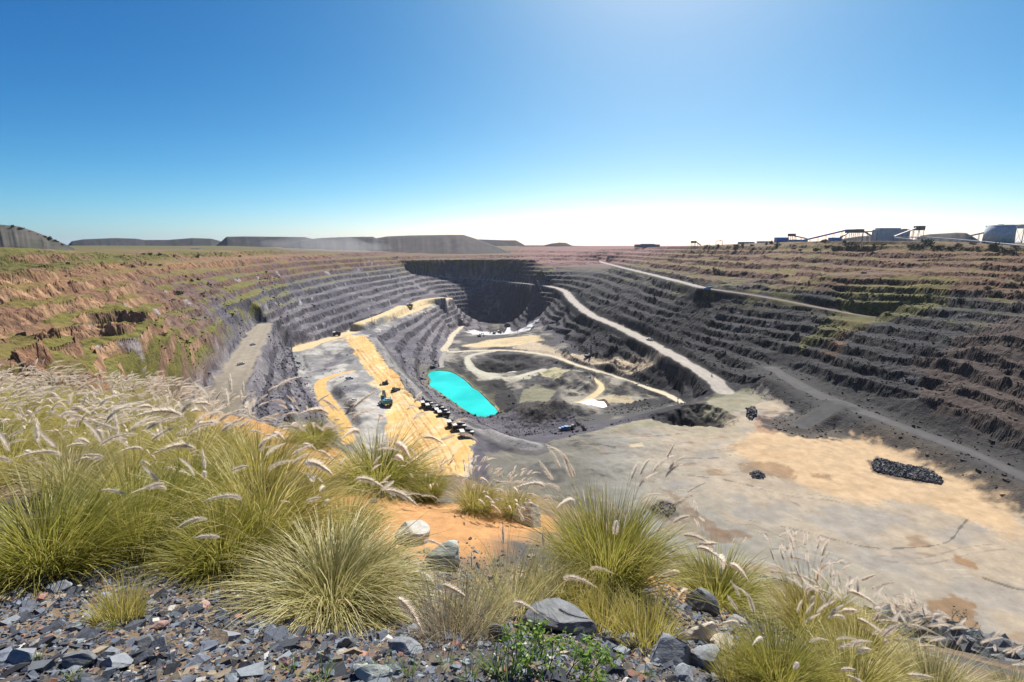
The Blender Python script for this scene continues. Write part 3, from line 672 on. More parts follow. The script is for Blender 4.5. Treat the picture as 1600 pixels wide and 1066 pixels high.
def paint(name, c, rough=.6, metal=0.0, vary=.25, scale=1.5, dirt=None):
    def b(t, o):
        tc = N(t, 'ShaderNodeTexCoord'); nz = N(t, 'ShaderNodeTexNoise', Scale=scale, Detail=6.0, Roughness=.65); t.links.new(tc.outputs['Object'], nz.inputs['Vector'])
        mx = N(t, 'ShaderNodeMixRGB'); mx.inputs[1].default_value = (*[q * (1 - vary) for q in c], 1); mx.inputs[2].default_value = (*([min(.9, q * (1 + vary)) for q in c] if dirt is None else dirt), 1)
        mr = N(t, 'ShaderNodeMapRange', From__Min=.35, From__Max=.7); t.links.new(nz.outputs[0], mr.inputs[0]); t.links.new(mr.outputs[0], mx.inputs[0])
        p = N(t, 'ShaderNodeBsdfPrincipled', Roughness=rough, Metallic=metal); t.links.new(mx.outputs[0], p.inputs['Base Color']); t.links.new(p.outputs[0], o.inputs[0])
    return mat(name, b)
DUST = lin(190,160,120,.5)
P_white = paint('white_paint', (.72,.72,.7), .5, dirt=(.6,.55,.48)); P_black = paint('worn_steel', (.025,.025,.028), .6); P_tyre = paint('rubber', (.02,.02,.02), .9, dirt=(.06,.05,.04))
P_teal = paint('teal_paint', (.03,.16,.17), .45); P_blue = paint('blue_cladding', (.04,.22,.55), .5, vary=.15, scale=.3); P_grey = paint('grey_cladding', (.42,.47,.5), .6, vary=.2, scale=.2)
P_conc = paint('concrete', (.5,.54,.56), .85, vary=.2, scale=.2); P_dsteel = paint('dark_steel', (.12,.12,.13), .6); P_brownst = paint('rusty_steel', (.17,.11,.08), .7, scale=.6); P_glass = paint('dark_glass', (.03,.04,.05), .1)
P_bluegrey = paint('bluegrey_cladding', (.13,.18,.22), .6, scale=.1); P_roof = paint('pale_roofing', (.5,.5,.49), .6, scale=.2); P_yellow = paint('yellow_paint', (.5,.3,.03), .5, dirt=(.3,.2,.08)); P_lblue = paint('blue_truck_paint', (.04,.2,.42), .45)
P_wood = paint('weathered_wood', (.12,.09,.07), .9)

# ------------------------------------------------------------------ hills: flat-topped waste dumps beyond the rim
def hill_material(name, low, high, grass):
    def b(t, o):
        g = N(t, 'ShaderNodeNewGeometry'); mp = N(t, 'ShaderNodeMapping'); mp.inputs['Scale'].default_value = (.03, .03, .02); t.links.new(g.outputs['Position'], mp.inputs['Vector'])
        nz = N(t, 'ShaderNodeTexNoise', Scale=1.0, Detail=8.0, Roughness=.7); t.links.new(mp.outputs[0], nz.inputs['Vector'])
        mx = N(t, 'ShaderNodeMixRGB'); mx.inputs[1].default_value = (*low, 1); mx.inputs[2].default_value = (*high, 1)
        mr = N(t, 'ShaderNodeMapRange', From__Min=.35, From__Max=.65); t.links.new(nz.outputs[0], mr.inputs[0]); t.links.new(mr.outputs[0], mx.inputs[0])
        n2 = N(t, 'ShaderNodeTexNoise', Scale=.02, Detail=8.0, Roughness=.75); t.links.new(g.outputs['Position'], n2.inputs['Vector'])
        mr2 = N(t, 'ShaderNodeMapRange', From__Min=.5, From__Max=.62); t.links.new(n2.outputs[0], mr2.inputs[0])
        m2 = N(t, 'ShaderNodeMixRGB'); t.links.new(mr2.outputs[0], m2.inputs[0]); t.links.new(mx.outputs[0], m2.inputs[1]); m2.inputs[2].default_value = (*grass, 1)
        p = N(t, 'ShaderNodeBsdfPrincipled', Roughness=.95); t.links.new(m2.outputs[0], p.inputs['Base Color']); t.links.new(p.outputs[0], o.inputs[0])
    return mat(name, b)
HM = {'d': hill_material('dump_rock', (.04,.04,.046), (.075,.072,.078), (.04,.05,.03)), 'r': hill_material('red_dump_rock', (.045,.038,.042), (.09,.068,.066), (.05,.052,.035)),
      'n': hill_material('near_dump_rock', (.045,.042,.034), (.09,.08,.066), (.03,.04,.015)), 's': hill_material('ore_stockpile', (.09,.085,.08), (.14,.13,.12), (.11,.1,.09))}
def hill(prof, Y, depth, m, slope=.62, seed=0, base=None, name='hill'):
    """prof: [(px,row)] outline of the top; a dump with a sloping front, a level top and a back"""
    base = base if base is not None else -2.0
    pxs = np.linspace(prof[0][0], prof[-1][0], max(40, int((prof[-1][0] - prof[0][0]) * .8)))
    rows = np.interp(pxs, [p[0] for p in prof], [p[1] for p in prof])
    V_ = []; nr_ = 14
    for i, (px, ro) in enumerate(zip(pxs, rows)):
        x, y, z = aty(px, ro, Y); hgt = max(z - base, .3)
        gul = fbm(np.array([px / 11.0]), np.array([seed * 3.3]), seed, 3)[0]
        run = hgt / slope
        for k in range(nr_):
            if k < 9:
                t = k / 8; yy = Y - run * (1 - t) + gul * run * .07 * math.sin(math.pi * t); zz_ = base - 1 + (hgt + 1) * t
                zz_ += .5 * hgt * .03 * fbm(np.array([px / 9.0]), np.array([t * 3]), seed + 5, 2)[0] * (t < 1)
            else:
                t = (k - 8) / 5; yy = Y + depth * t; zz_ = base - 1 + (hgt + 1) * (1 if t < .9 else 0)
                zz_ += .06 * hgt * fbm(np.array([px / 4.0]), np.array([k * 1.7]), seed + 9, 3)[0] * (t < .9)
            V_.append((x / y * yy, yy, zz_))
    me = bpy.data.meshes.new(name); n_c = len(pxs)
    F_ = [(i * nr_ + k, (i + 1) * nr_ + k, (i + 1) * nr_ + k + 1, i * nr_ + k + 1) for i in range(n_c - 1) for k in range(nr_ - 1)]
    me.from_pydata(V_, [], F_); me.materials.append(m); me.polygons.foreach_set('use_smooth', np.ones(len(F_), bool))
    o = bpy.data.objects.new(name, me); COL.objects.link(o); o['kind'] = 'structure'; return o
hill([(-420,300),(-300,318),(-150,338),(-60,347),(0,351),(30,354),(52,361),(80,372),(100,381),(116,388)], 640, 260, HM['n'], .5, 1, -6)
hill([(100,389),(112,377),(130,374),(180,372),(212,373),(226,375),(262,375),(300,372),(330,373),(345,377),(352,386)], 2650, 500, HM['d'], .6, 2)
hill([(335,386),(346,377),(354,370),(380,369.5),(430,370),(476,370.5),(487,373),(520,379),(540,388)], 2500, 500, HM['d'], .6, 3)
hill([(440,387),(470,376),(500,372),(540,370.5),(583,370),(590,374),(606,376),(625,378),(640,387)], 2300, 300, HM['d'], .5, 4, -30)
hill([(550,398),(575,375),(590,372),(605,369.5),(640,368),(700,367),(724,367),(740,372),(752,376),(770,383),(800,396)], 2330, 600, HM['r'], .42, 5, -38)
hill([(735,386),(748,374),(762,374.5),(790,375.5),(806,375.5),(818,382),(826,388)], 3400, 500, HM['d'], .6, 6)
hill([(790,390),(806,385.5),(822,383.5),(850,383.5),(862,380.5),(874,379),(884,379.5),(894,384),(915,385),(938,385.5),(942,389)], 2750, 300, HM['d'], .6, 7)
hill([(1425,376),(1440,368),(1452,366),(1480,364.5),(1494,363.5),(1510,364),(1519,369),(1532,377)], 1120, 90, HM['s'], .7, 8, 4, name='hill')
hill([(1295,379),(1318,373),(1345,369),(1372,368),(1400,370),(1420,372),(1436,378)], 1150, 60, HM['s'], .7, 9, 4, name='hill')

# ------------------------------------------------------------------ processing plant and buildings on the rim
def Pw(px, row, Y): return Vector(aty(px, row, Y))
def bld(name, label, cat, px0, px1, rtop, rbot, Y, depth, m, extra=None, roof=None):
    a = Pw(px0, rbot, Y); b = Pw(px1, rbot, Y); zt_ = Pw(px0, rtop, Y).z; c = (a + b) / 2; zb_ = min(a.z, ground_z(c.x, c.y)) - .5
    e = empty(name, (c.x, c.y + depth / 2, zb_)); w_ = (b - a).length; hh = zt_ - zb_
    MB().box((0, 0, hh / 2 - .2), (w_, depth, hh - .4)).build('wall', m, e)
    r = MB(); r.box((0, 0, hh - .2), (w_ + .8, depth + .8, .4)); r.build('roof', roof or m, e)
    if extra: extra(e, w_, hh, depth)
    return tag(e, label, cat)
def doors(n, hfrac=.55, mm=None):
    def f(e, w_, hh, d):
        for i in range(n):
            q = MB(); q.box(((i + .5) / n * w_ - w_ / 2, -d / 2 - .06, hh * hfrac / 2 + .3), (w_ / n * .45, .15, hh * hfrac)); q.build('door', mm or P_dsteel, e)
    return f
def office(e, w_, hh, d):
    MB().box((w_ * .02, 0, hh + 1.0), (w_ * .55, d * .7, 2.6)).build('upper_storey', P_bluegrey, e)
    MB().box((w_ * .3, -d / 2 - .1, hh * .55), (w_ * .36, .2, 1.4)).build('window', P_glass, e); MB().box((-w_ * .2, -d / 2 - .1, hh * .55), (w_ * .45, .2, 1.4)).build('window', P_glass, e)
    MB().tube((w_ * .05, 0, hh), (w_ * .05, 0, hh + 14), .25, .1, 6).build('mast', P_dsteel, e)
bld('office_building', 'long low blue grey building standing alone on the skyline right of the pit end', 'building', 994, 1031, 382, 386, 1900, 30, P_bluegrey, office)
bld('shed', 'wider low grey shed with pale roof on the right crest', 'shed', 1157, 1179, 378, 381.5, 1250, 16, P_grey, doors(3), P_roof)
bld('shed', 'low grey shed on the crest just left of the blue shed', 'shed', 1187, 1207, 377, 381, 1220, 16, P_grey, doors(2), P_roof)
bld('shed', 'tall blue clad shed at the left end of the processing plant', 'shed', 1214, 1232, 371, 379.5, 1150, 14, P_blue, doors(2, .4))
bld('shed', 'low blue shed under the middle of the long blue conveyor', 'shed', 1299, 1315, 371.3, 376.5, 1080, 12, P_blue, doors(2, .4))
def plant(e, w_, hh, d):
    MB().box((-w_ * .12, 0, hh + 1.6), (w_ * .7, d * .6, 3.2)).build('roof_monitor', P_grey, e)
    MB().box((w_ * .18, -d / 2 - 2, hh * .55), (w_ * .55, 4, .6)).build('canopy', P_roof, e); MB().box((w_ * .2, -d / 2 - 1.7, hh * .26), (w_ * .5, 3.3, hh * .5)).build('annexe', P_conc, e)
    MB().box((w_ * .44, 0, hh + .8), (w_ * .1, d * .3, 1.6)).build('vent', P_dsteel, e)
bld('plant_building', 'big grey stepped processing plant building with a flat roof on the right skyline', 'building', 1375, 1421, 358.5, 372, 1090, 26, P_grey, plant)
def lowblue(e, w_, hh, d): MB().box((0, -d / 2 - .3, hh * .6), (w_ * .9, .3, .6)).build('gutter', P_roof, e)
bld('shed', 'long low pale blue shed at the foot of the blue conveyor', 'shed', 1236, 1262, 374.5, 379, 1120, 10, P_lblue, lowblue, P_roof)

def tower(name, label, px, row_t, row_m, row_b, wpx, Y, m, cat='tower'):
    t = Pw(px, row_t, Y); b = Pw(px, row_b, Y); mid = Pw(px, row_m, Y); w_ = wpx * Y / F_PX
    zb_ = min(b.z, ground_z(b.x, b.y)) - .5
    e = empty(name, (b.x, b.y, zb_)); H = t.z - zb_; hm = mid.z - zb_
    MB().box((0, 0, (H + hm) / 2), (w_, w_, H - hm)).build('housing', m, e)
    MB().box((0, 0, H + .25), (w_ * 1.1, w_ * 1.1, .5)).build('roof', P_dsteel, e)
    for sx in (-1, 1):
        for sy in (-1, 1): MB().bar((sx * w_ * .42, sy * w_ * .42, 0), (sx * w_ * .42, sy * w_ * .42, hm), .6).build('leg', P_dsteel, e)
    k = MB()
    for sx in (-1, 1):
        k.bar((sx * w_ * .42, -w_ * .42, 0), (sx * w_ * .42, w_ * .42, hm), .3); k.bar((-w_ * .42, sx * w_ * .42, 0), (w_ * .42, sx * w_ * .42, hm), .3)
    k.build('bracing', P_dsteel, e)
    MB().tube((w_ * -.4, 0, H), (w_ * -.4, 0, H + 4), .12, .06, 5).build('aerial', P_dsteel, e)
    return tag(e, label, cat)
def conveyor(label, P, w_, m, supports=6, cat='conveyor', hh=2.2):
    """P: [(px,row,Y)...] gallery line; trestles down to the ground"""
    Q = [Pw(*p) for p in P]; e = empty('conveyor', (Q[0].x, Q[0].y, ground_z(Q[0].x, Q[0].y)))
    o = e.location; k = MB(); belt = MB()
    for a, b in zip(Q[:-1], Q[1:]):
        k.bar(a - o, b - o, w_, hh); belt.bar(a - o + Vector((0, 0, hh / 2 + .16)), b - o + Vector((0, 0, hh / 2 + .16)), w_ * 1.12, .3)
    k.build('gallery', m, e); belt.build('roof', P_roof if m is not P_blue else P_blue, e)
    tot = sum((b - a).length for a, b in zip(Q[:-1], Q[1:]))
    for i in range(supports):
        t = (i + .5) / supports * tot
        for a, b in zip(Q[:-1], Q[1:]):
            if t <= (b - a).length: p = a + (b - a) * (t / (b - a).length); break
            t -= (b - a).length
        g = ground_z(p.x, p.y) - .3
        if p.z - hh / 2 - g < 1.0: continue
        q = MB(); q.bar((p.x - o.x - w_ * .4, p.y - o.y, g - o.z), (p.x - o.x - w_ * .3, p.y - o.y, p.z - hh / 2 - o.z), .45); q.bar((p.x - o.x + w_ * .4, p.y - o.y, g - o.z), (p.x - o.x + w_ * .3, p.y - o.y, p.z - hh / 2 - o.z), .45)
        q.bar((p.x - o.x - w_ * .36, p.y - o.y, (g + p.z) / 2 - o.z), (p.x - o.x + w_ * .36, p.y - o.y, (g + p.z) / 2 - o.z), .25); q.build('trestle', P_dsteel, e)
    return tag(e, label, cat)
tower('crusher_tower', 'small dark crusher tower with a chute on the crest above the upper road', 1083, 377, 380, 385, 6, 1350, P_dsteel)
conveyor('short chute sloping down from the small crusher tower', [(1086,376.8,1352),(1095,383.5,1352)], 2.4, P_dsteel, 1)
ga = Pw(1119,376.6,1300); gb = Pw(1129,376.6,1300); gz_ = ground_z(ga.x, ga.y) - .4
e = empty('gantry_crane', ((ga.x + gb.x) / 2, ga.y, gz_)); hw = (gb.x - ga.x) / 2; gh = ga.z - gz_
for sx in (-1, 1):
    q = MB(); q.bar((sx * hw, -2.5, 0), (sx * hw, 0, gh), .7); q.bar((sx * hw, 2.5, 0), (sx * hw, 0, gh), .7); q.bar((sx * hw, -2.5, .3), (sx * hw, 2.5, .3), .5); q.build('leg', P_roof, e)
q = MB(); q.bar((-hw - 1.5, 0, gh), (hw + 1.5, 0, gh), 1.1, 1.4); q.build('girder', P_roof, e)
MB().box((hw * .3, 0, gh + 1.3), (2, 1.8, 1.6)).build('trolley', P_dsteel, e); tag(e, 'pale gantry crane frame of two legs and a beam against the sky', 'gantry crane')
tower('transfer_tower', 'square dark transfer tower beside the tall blue shed', 1236, 365.5, 369.5, 378, 8, 1150, P_brownst)
conveyor('thin grey conveyor running down right from the square dark transfer tower', [(1240,368.5,1152),(1264,374,1152)], 2.6, P_grey, 3)
conveyor('long inclined blue conveyor gallery of the processing plant', [(1248,377.5,1120),(1322,360,1090)], 4.2, P_blue, 6, hh=3.2)
tower('transfer_tower', 'high trestle transfer house at the top of the blue conveyor', 1328, 359, 364, 374, 11, 1092, P_dsteel)
tower('screening_tower', 'rusty trestle tower right of the top of the blue conveyor', 1340, 358.6, 364, 373, 10, 1098, P_brownst)
conveyor('short rusty conveyor rising to the trestle transfer house', [(1313,371,1085),(1325,364.5,1090)], 2.8, P_brownst, 2)
conveyor('pale conveyor sloping down onto the dark ore pile', [(1345,359,1098),(1361,368.5,1105)], 3, P_grey, 2)
conveyor('level conveyor running into the side of the grey plant building', [(1352,362.3,1100),(1375,361.3,1095)], 2.4, P_grey, 3)
tower('surge_bin', 'tall bin tower on thin legs right of the grey plant building', 1434.5, 353.6, 360, 370, 10, 1060, P_dsteel)
conveyor('white conveyor rising to the tall bin tower', [(1397,370,1050),(1431,357,1058)], 3, P_roof, 4)
conveyor('long pale overland conveyor running down to the right edge', [(1404,370.5,1020),(1448,371.2,960),(1488,374,880),(1540,378.5,800),(1602,385,720),(1680,394,660)], 3.2, P_roof, 12, hh=1.6)
conveyor('short pale conveyor below the start of the long overland conveyor', [(1398,371.5,1010),(1437,376.5,960)], 3, P_roof, 4, hh=1.6)
sa = Pw(1564, 352.5, 900); sz = ground_z(sa.x, sa.y) - .5; sw = 17 * 900 / F_PX
e = empty('silo', (sa.x, sa.y, sz)); H = sa.z - sz
MB().tube((0, 0, 0), (0, 0, H), sw * 1.08, sw, 40).build('wall', P_conc, e, True); MB().tube((0, 0, H), (0, 0, H + .8), sw * 1.02, sw * .96, 40).build('roof', P_grey, e)
k = MB(); k.tube((0, 0, H + .8), (0, 0, H + 2), sw * .2, sw * .2, 12); k.build('hatch', P_dsteel, e); tag(e, 'wide round concrete silo on the right skyline', 'silo')
conveyor('slim conveyor rising from the left to the round silo', [(1512,369.5,930),(1549,361.5,905)], 2.6, P_grey, 3)
conveyor('level bridge conveyor between the round silo and the tower at the right edge', [(1580,355.5,900),(1592,355,900)], 2.6, P_grey, 0)
tower('transfer_tower', 'trestle tower at the right edge of the photo beyond the round silo', 1598, 351.5, 357, 370, 14, 900, P_grey)
for px, r0, r1, Y in ((1167,373.5,380,1240),(1193,373,379,1225),(1256,365.5,376,1130),(1075,380,385,1380)):
    a = Pw(px, r1, Y); g = ground_z(a.x, a.y) - .3; t = Pw(px, r0, Y).z - g
    e = empty('power_pole', (a.x, a.y, g)); MB().tube((0, 0, 0), (0, 0, t), .28, .16, 6).build('post', P_wood, e); MB().bar((-1.4, 0, t - 1), (1.4, 0, t - 1), .25).build('crossarm', P_wood, e)
    tag(e, {1167: 'thin power pole behind the left low grey shed on the crest', 1193: 'thin power pole behind the low shed left of the blue shed', 1256: 'thin tall pole right of the square dark transfer tower', 1075: 'thin pole left of the small crusher tower'}[px], 'pole')
# workers camp roofs far left, seen below the dump
for px0, px1, Y, lb in ((266,275,1500,'small white building below the far dumps at the left, right of the longer pale one'),(298,312,1500,'white roofed building below the far dumps, right of the small white one'),(214,224,1550,'small pale building at the left below the far dumps'),(456,466,1400,'white site office on the green bench above the red benches')):
    bld('site_building', lb, 'building', px0, px1, 388.4 if px0 < 400 else 399, 390.6 if px0 < 400 else 401.5, Y, 12, P_white, doors(2), P_roof)

# ------------------------------------------------------------------ sight-line helper: where a ray meets the ground
def hit(px, py, y0=.6, y1=40, lift=0.0):
    rx, ry, rz = ray(px, py); Y = y0
    while Y < y1:
        k = Y / ry
        if rz * k <= ground_z(rx * k, Y) + lift: return rx * k, Y, ground_z(rx * k, Y)
        Y *= 1.006
    return rx * y1 / ry, y1, ground_z(rx * y1 / ry, y1)
rng = random.Random(11)

# ------------------------------------------------------------------ fountain grass
def blade_material(name, base, tip, dry, fac=.42):
    def b(t, o):
        a = N(t, 'ShaderNodeAttribute', _attribute_name='tint'); sp = N(t, 'ShaderNodeSeparateColor'); t.links.new(a.outputs['Color'], sp.inputs[0])
        m1_ = N(t, 'ShaderNodeMixRGB'); m1_.inputs[1].default_value = (*base, 1); m1_.inputs[2].default_value = (*tip, 1); t.links.new(sp.outputs[0], m1_.inputs[0])
        m2_ = N(t, 'ShaderNodeMixRGB'); m2_.inputs[2].default_value = (*dry, 1); t.links.new(sp.outputs[1], m2_.inputs[0]); t.links.new(m1_.outputs[0], m2_.inputs[1])
        p = N(t, 'ShaderNodeBsdfPrincipled', Roughness=.45); t.links.new(m2_.outputs[0], p.inputs['Base Color']); p.inputs['Specular IOR Level'].default_value = .4
        tr = N(t, 'ShaderNodeBsdfTranslucent'); t.links.new(m2_.outputs[0], tr.inputs['Color'])
        ms = N(t, 'ShaderNodeMixShader', Fac=fac); t.links.new(p.outputs[0], ms.inputs[1]); t.links.new(tr.outputs[0], ms.inputs[2]); t.links.new(ms.outputs[0], o.inputs[0])
    return mat(name, b)
G_olive = blade_material('olive_grass', (.28,.265,.035), (.55,.46,.11), (.66,.55,.26)); G_green = blade_material('green_grass', (.21,.225,.025), (.43,.39,.075), (.58,.49,.19))
G_straw = blade_material('straw_grass', (.27,.26,.07), (.56,.5,.2), (.66,.57,.32)); G_weed = blade_material('leafy_green', (.09,.17,.025), (.15,.25,.05), (.3,.3,.1)); G_brown = blade_material('dry_grass', (.2,.16,.09), (.33,.27,.17), (.42,.36,.26))
G_plume = blade_material('seed_plume', (.78,.68,.55), (.92,.87,.77), (.74,.6,.5), .6)
def ribbons(name, paths, mats, parent, up_twist=True):
    """paths: list of (points Nx3, widths N, tint(r,g)) -> ONE mesh of thin curved blades"""
    V_ = []; F_ = []; T_ = []; k = 0
    for P, w_, tint in paths:
        P = np.asarray(P); n_p = len(P); d = np.gradient(P, axis=0); d /= np.linalg.norm(d, axis=1)[:, None] + 1e-9
        side = np.cross(d, tint[2]); side /= np.linalg.norm(side, axis=1)[:, None] + 1e-9
        L_ = P - side * w_[:, None] / 2; R_ = P + side * w_[:, None] / 2
        V_.append(np.stack([L_, R_], 1).reshape(-1, 3))
        for i in range(n_p - 1): F_.append((k + 2 * i, k + 2 * i + 1, k + 2 * i + 3, k + 2 * i + 2))
        tt = np.linspace(0, 1, n_p) ; T_.append(np.stack([np.repeat(np.clip(tt * tint[0] * 1.2, 0, 1), 2), np.full(2 * n_p, tint[1]), np.zeros(2 * n_p), np.ones(2 * n_p)], 1)); k += 2 * n_p
    me = bpy.data.meshes.new(name); me.from_pydata(np.concatenate(V_).tolist(), [], F_)
    a_ = me.attributes.new('tint', 'FLOAT_COLOR', 'POINT'); a_.data.foreach_set('color', np.concatenate(T_).ravel().astype(np.float32))
    me.materials.append(mats); me.polygons.foreach_set('use_smooth', np.ones(len(F_), bool))
    o = bpy.data.objects.new(name, me); COL.objects.link(o)
    if parent: o.parent = parent
    return o
def arc(base, az, tilt, length, droop, n=6, wind=(0, 0)):
    """points of a stem leaving at tilt from vertical, bending down"""
    P = [np.array(base, float)]; th = tilt; st = length / (n - 1); dx, dy = math.cos(az), math.sin(az)
    for i in range(n - 1):
        f = (i + 1) / (n - 1)
        v = np.array([dx * math.sin(th) + wind[0] * f, dy * math.sin(th) + wind[1] * f, math.cos(th)]); v /= np.linalg.norm(v)
        P.append(P[-1] + v * st); th += droop / (n - 1) * (0.5 + f)
    return np.array(P)
PLUME_MESH = []
def plume_mesh(i, length, rad, curve, n=760):
    r_ = np.random.RandomState(100 + i); V_ = []; F_ = []; T_ = []; k = 0
    axis = lambda t: np.array([curve * t * t * length, 0, length * (t - .18 * curve * t * t)])
    for q in range(n):
        t = r_.uniform(0, 1); th = r_.uniform(0, 2 * math.pi)
        prof = (math.sin(math.pi * min(1, (t * .88 + .12)) ** .7) ** .6)
        L_ = rad * prof * r_.uniform(.7, 1.5); p = axis(t); d = axis(min(t + .05, 1.05)) - p; d /= np.linalg.norm(d)
        o1 = np.array([math.cos(th), math.sin(th), 0]); o1 -= d * o1.dot(d); o1 /= np.linalg.norm(o1); o2 = np.cross(d, o1)
        tipv = p + o1 * L_ + d * L_ * r_.uniform(.5, 1.2); w_ = .0011
        V_ += [p - o2 * w_, p + o2 * w_, tipv]; F_.append((k, k + 1, k + 2)); k += 3
        tt = r_.uniform(.2, 1); dr = r_.uniform(0, .45); T_ += [(tt, dr, 0, 1)] * 3
    ns = 8; nr_ = 6
    for a in range(ns):
        t = a / (ns - 1); p = axis(t); rr = rad * .2 * max(.1, math.sin(math.pi * (t * .85 + .1)))
        for c in range(nr_): V_.append(p + np.array([math.cos(c * 2 * math.pi / nr_) * rr, math.sin(c * 2 * math.pi / nr_) * rr, 0])); T_.append((.1, .5, 0, 1))
    for a in range(ns - 1):
        for c in range(nr_): F_.append((k + a * nr_ + c, k + a * nr_ + (c + 1) % nr_, k + (a + 1) * nr_ + (c + 1) % nr_, k + (a + 1) * nr_ + c))
    me = bpy.data.meshes.new('seed_head'); me.from_pydata([tuple(v) for v in V_], [], F_)
    a_ = me.attributes.new('tint', 'FLOAT_COLOR', 'POINT'); a_.data.foreach_set('color', np.array(T_, np.float32).ravel()); me.materials.append(G_plume)
    return me
for i in range(6): PLUME_MESH.append(plume_mesh(i, rng.uniform(.13, .19), rng.uniform(.016, .021), [.15, .5, .9, .3, .7, .05][i]))
def tuft(name, m, nb, R0, Lr, spread, droop, nplume, pl_rise, wind, wid=.0045, dryp=.25, seed=0, rigid=0):
    r_ = random.Random(seed); e = empty(name, (0, 0, 0)); paths = []
    for i in range(nb):
        az = r_.uniform(0, 2 * math.pi); q = math.sqrt(r_.random()); b_ = (math.cos(az) * R0 * q, math.sin(az) * R0 * q, -.03)
        L_ = r_.uniform(*Lr) * (1 - .25 * q * (r_.random() < .5)); az2 = az + r_.gauss(0, .5)
        P = arc(b_, az2, abs(r_.gauss(spread * (.25 + .75 * q), .16)), L_, max(0, r_.gauss(droop, .35)), 6, (wind[0] * r_.uniform(.5, 1.3), wind[1]))
        w_ = wid * r_.uniform(.7, 1.3) * np.array([.8, 1, .95, .8, .5, .08])
        paths.append((P, w_, (r_.uniform(.2, 1), (r_.uniform(.4, 1) if r_.random() < dryp else r_.uniform(0, .2)), np.array([r_.gauss(0, .4), r_.gauss(0, .4), 1.0]))))
    spots = []
    for i in range(nplume):
        az = r_.uniform(0, 2 * math.pi); q = math.sqrt(r_.random()); b_ = (math.cos(az) * R0 * q * .8, math.sin(az) * R0 * q * .8, -.02)
        P = arc(b_, az + r_.gauss(0, .4), abs(r_.gauss(spread * .62 * (.3 + .7 * q), .12)), Lr[1] * pl_rise * r_.uniform(.82, 1.12), max(0, r_.gauss(droop * .55 + rigid, .2)), 7, (wind[0] * r_.uniform(.7, 1.5), wind[1]))
        paths.append((P, .0028 * np.array([1, 1, 1, .9, .8, .7, .6]), (.9, .55, np.array([0, 0.3, 1.0]))))
        spots.append((P[-1], P[-1] - P[-2]))
    ribbons('blades', paths, m, e)
    for P, d in spots:
        d = Vector(d).normalized(); z_ = d; x_ = Vector((0, 0, -1)) - z_ * (-z_.z) + Vector((wind[0], wind[1], 0)) * .8
        x_ = (x_ - z_ * x_.dot(z_)); x_ = x_.normalized() if x_.length > .05 else Vector((1, 0, 0)); y_ = z_.cross(x_)
        o = bpy.data.objects.new('seed_head', PLUME_MESH[r_.randrange(6)]); COL.objects.link(o); o.parent = e
        M_ = Matrix((x_, y_, z_)).transposed().to_4x4(); M_.translation = Vector(P) - d * .004; k = r_.uniform(.8, 1.25)
        o.matrix_local = M_ @ Matrix.Diagonal((k, k, k, 1))
    return e
FG = 'fountain_grass'
PROT = {
 'olive':  tuft(FG, G_olive, 1500, .15, (.45, .85), .75, 1.1, 15, 1.08, (.35, -.05), seed=1),
 'olive2': tuft(FG, G_olive, 1300, .14, (.4, .8), .65, 1.3, 22, 1.1, (.55, 0), seed=2),
 'straw':  tuft(FG, G_straw, 1300, .15, (.45, .8), .6, 1.0, 26, 1.1, (.5, 0), seed=3, dryp=.4),
 'green':  tuft(FG, G_green, 1700, .17, (.4, .75), .7, .9, 12, 1.15, (.2, -.1), seed=4, dryp=.15),
 'up':     tuft(FG, G_green, 1800, .16, (.5, .82), .62, .75, 24, 1.06, (.04, 0), seed=5, dryp=.22, rigid=-.1),
 'weep':   tuft(FG, G_straw, 2200, .17, (.55, .95), .85, 1.6, 8, 1.0, (.06, -.08), seed=6, dryp=.3, wid=.005),
 'dark':   tuft(FG, G_green, 1500, .16, (.4, .7), .85, 1.2, 20, 1.0, (.1, 0), seed=7, dryp=.3),
 'pink':   tuft(FG, G_olive, 1300, .15, (.4, .75), .65, 1.2, 44, 1.04, (.45, .05), seed=8),
 'thin':   tuft('grass_clump', G_straw, 420, .16, (.3, .6), .45, .7, 2, .9, (.1, 0), seed=9, wid=.004, dryp=.5),
 'brown':  tuft('grass_clump', G_brown, 500, .16, (.25, .5), .5, .7, 0, 1.0, (.05, 0), seed=10, wid=.0035, dryp=.7),
 'short':  tuft('grass_clump', G_olive, 520, .15, (.2, .42), .4, .5, 0, 1.0, (.03, 0), seed=12, wid=.0045, dryp=.3),
 'sprig':  tuft('grass_sprig', G_weed, 26, .05, (.15, .32), .5, .6, 0, 1.0, (0, 0), seed=13, wid=.009, dryp=.1),
}
HT = {'olive': .66, 'olive2': .6, 'straw': .62, 'green': .62, 'up': .76, 'weep': .62, 'dark': .52, 'pink': .62, 'thin': .5, 'brown': .42, 'short': .38, 'sprig': .28, 'weed': .24}
children_index(); USED = set()
def place(kind, px, py, hpx, label, cat='grass tuft', group=None, xyz=None, rz=None, sc=None):
    x, y, z = xyz or hit(px, py)
    d = math.sqrt(x * x + y * y + z * z); fwd = CP * y - SP * z
    sc = sc or hpx * fwd / F_PX / HT[kind]
    if kind in USED: o = copy_tree(PROT[kind])
    else: o = PROT[kind]; USED.add(kind)
    o.location = (x, y, z); o.scale = (sc, sc, sc * rng.uniform(.95, 1.05)); o.rotation_euler = (0, 0, rng.uniform(-.5, .5) if rz is None else rz)
    return tag(o, label, cat, group, 'thing')
g1 = 'fountain grass tufts in the foreground'
place('weep', 520, 958, 150, 'large weeping tuft of straw tipped grass hanging over the slate chips', group=g1)
place('up', 950, 915, 170, 'dense green tuft with upright pale plumes in front of a ridged rock', group=g1, rz=0)
place('dark', 1120, 945, 95, 'round dark based tuft with pale plumes above the dark slate boulder', group=g1)
place('dark', 590, 765, 100, 'round brownish tuft with drooping blades below the sand road', group=g1)
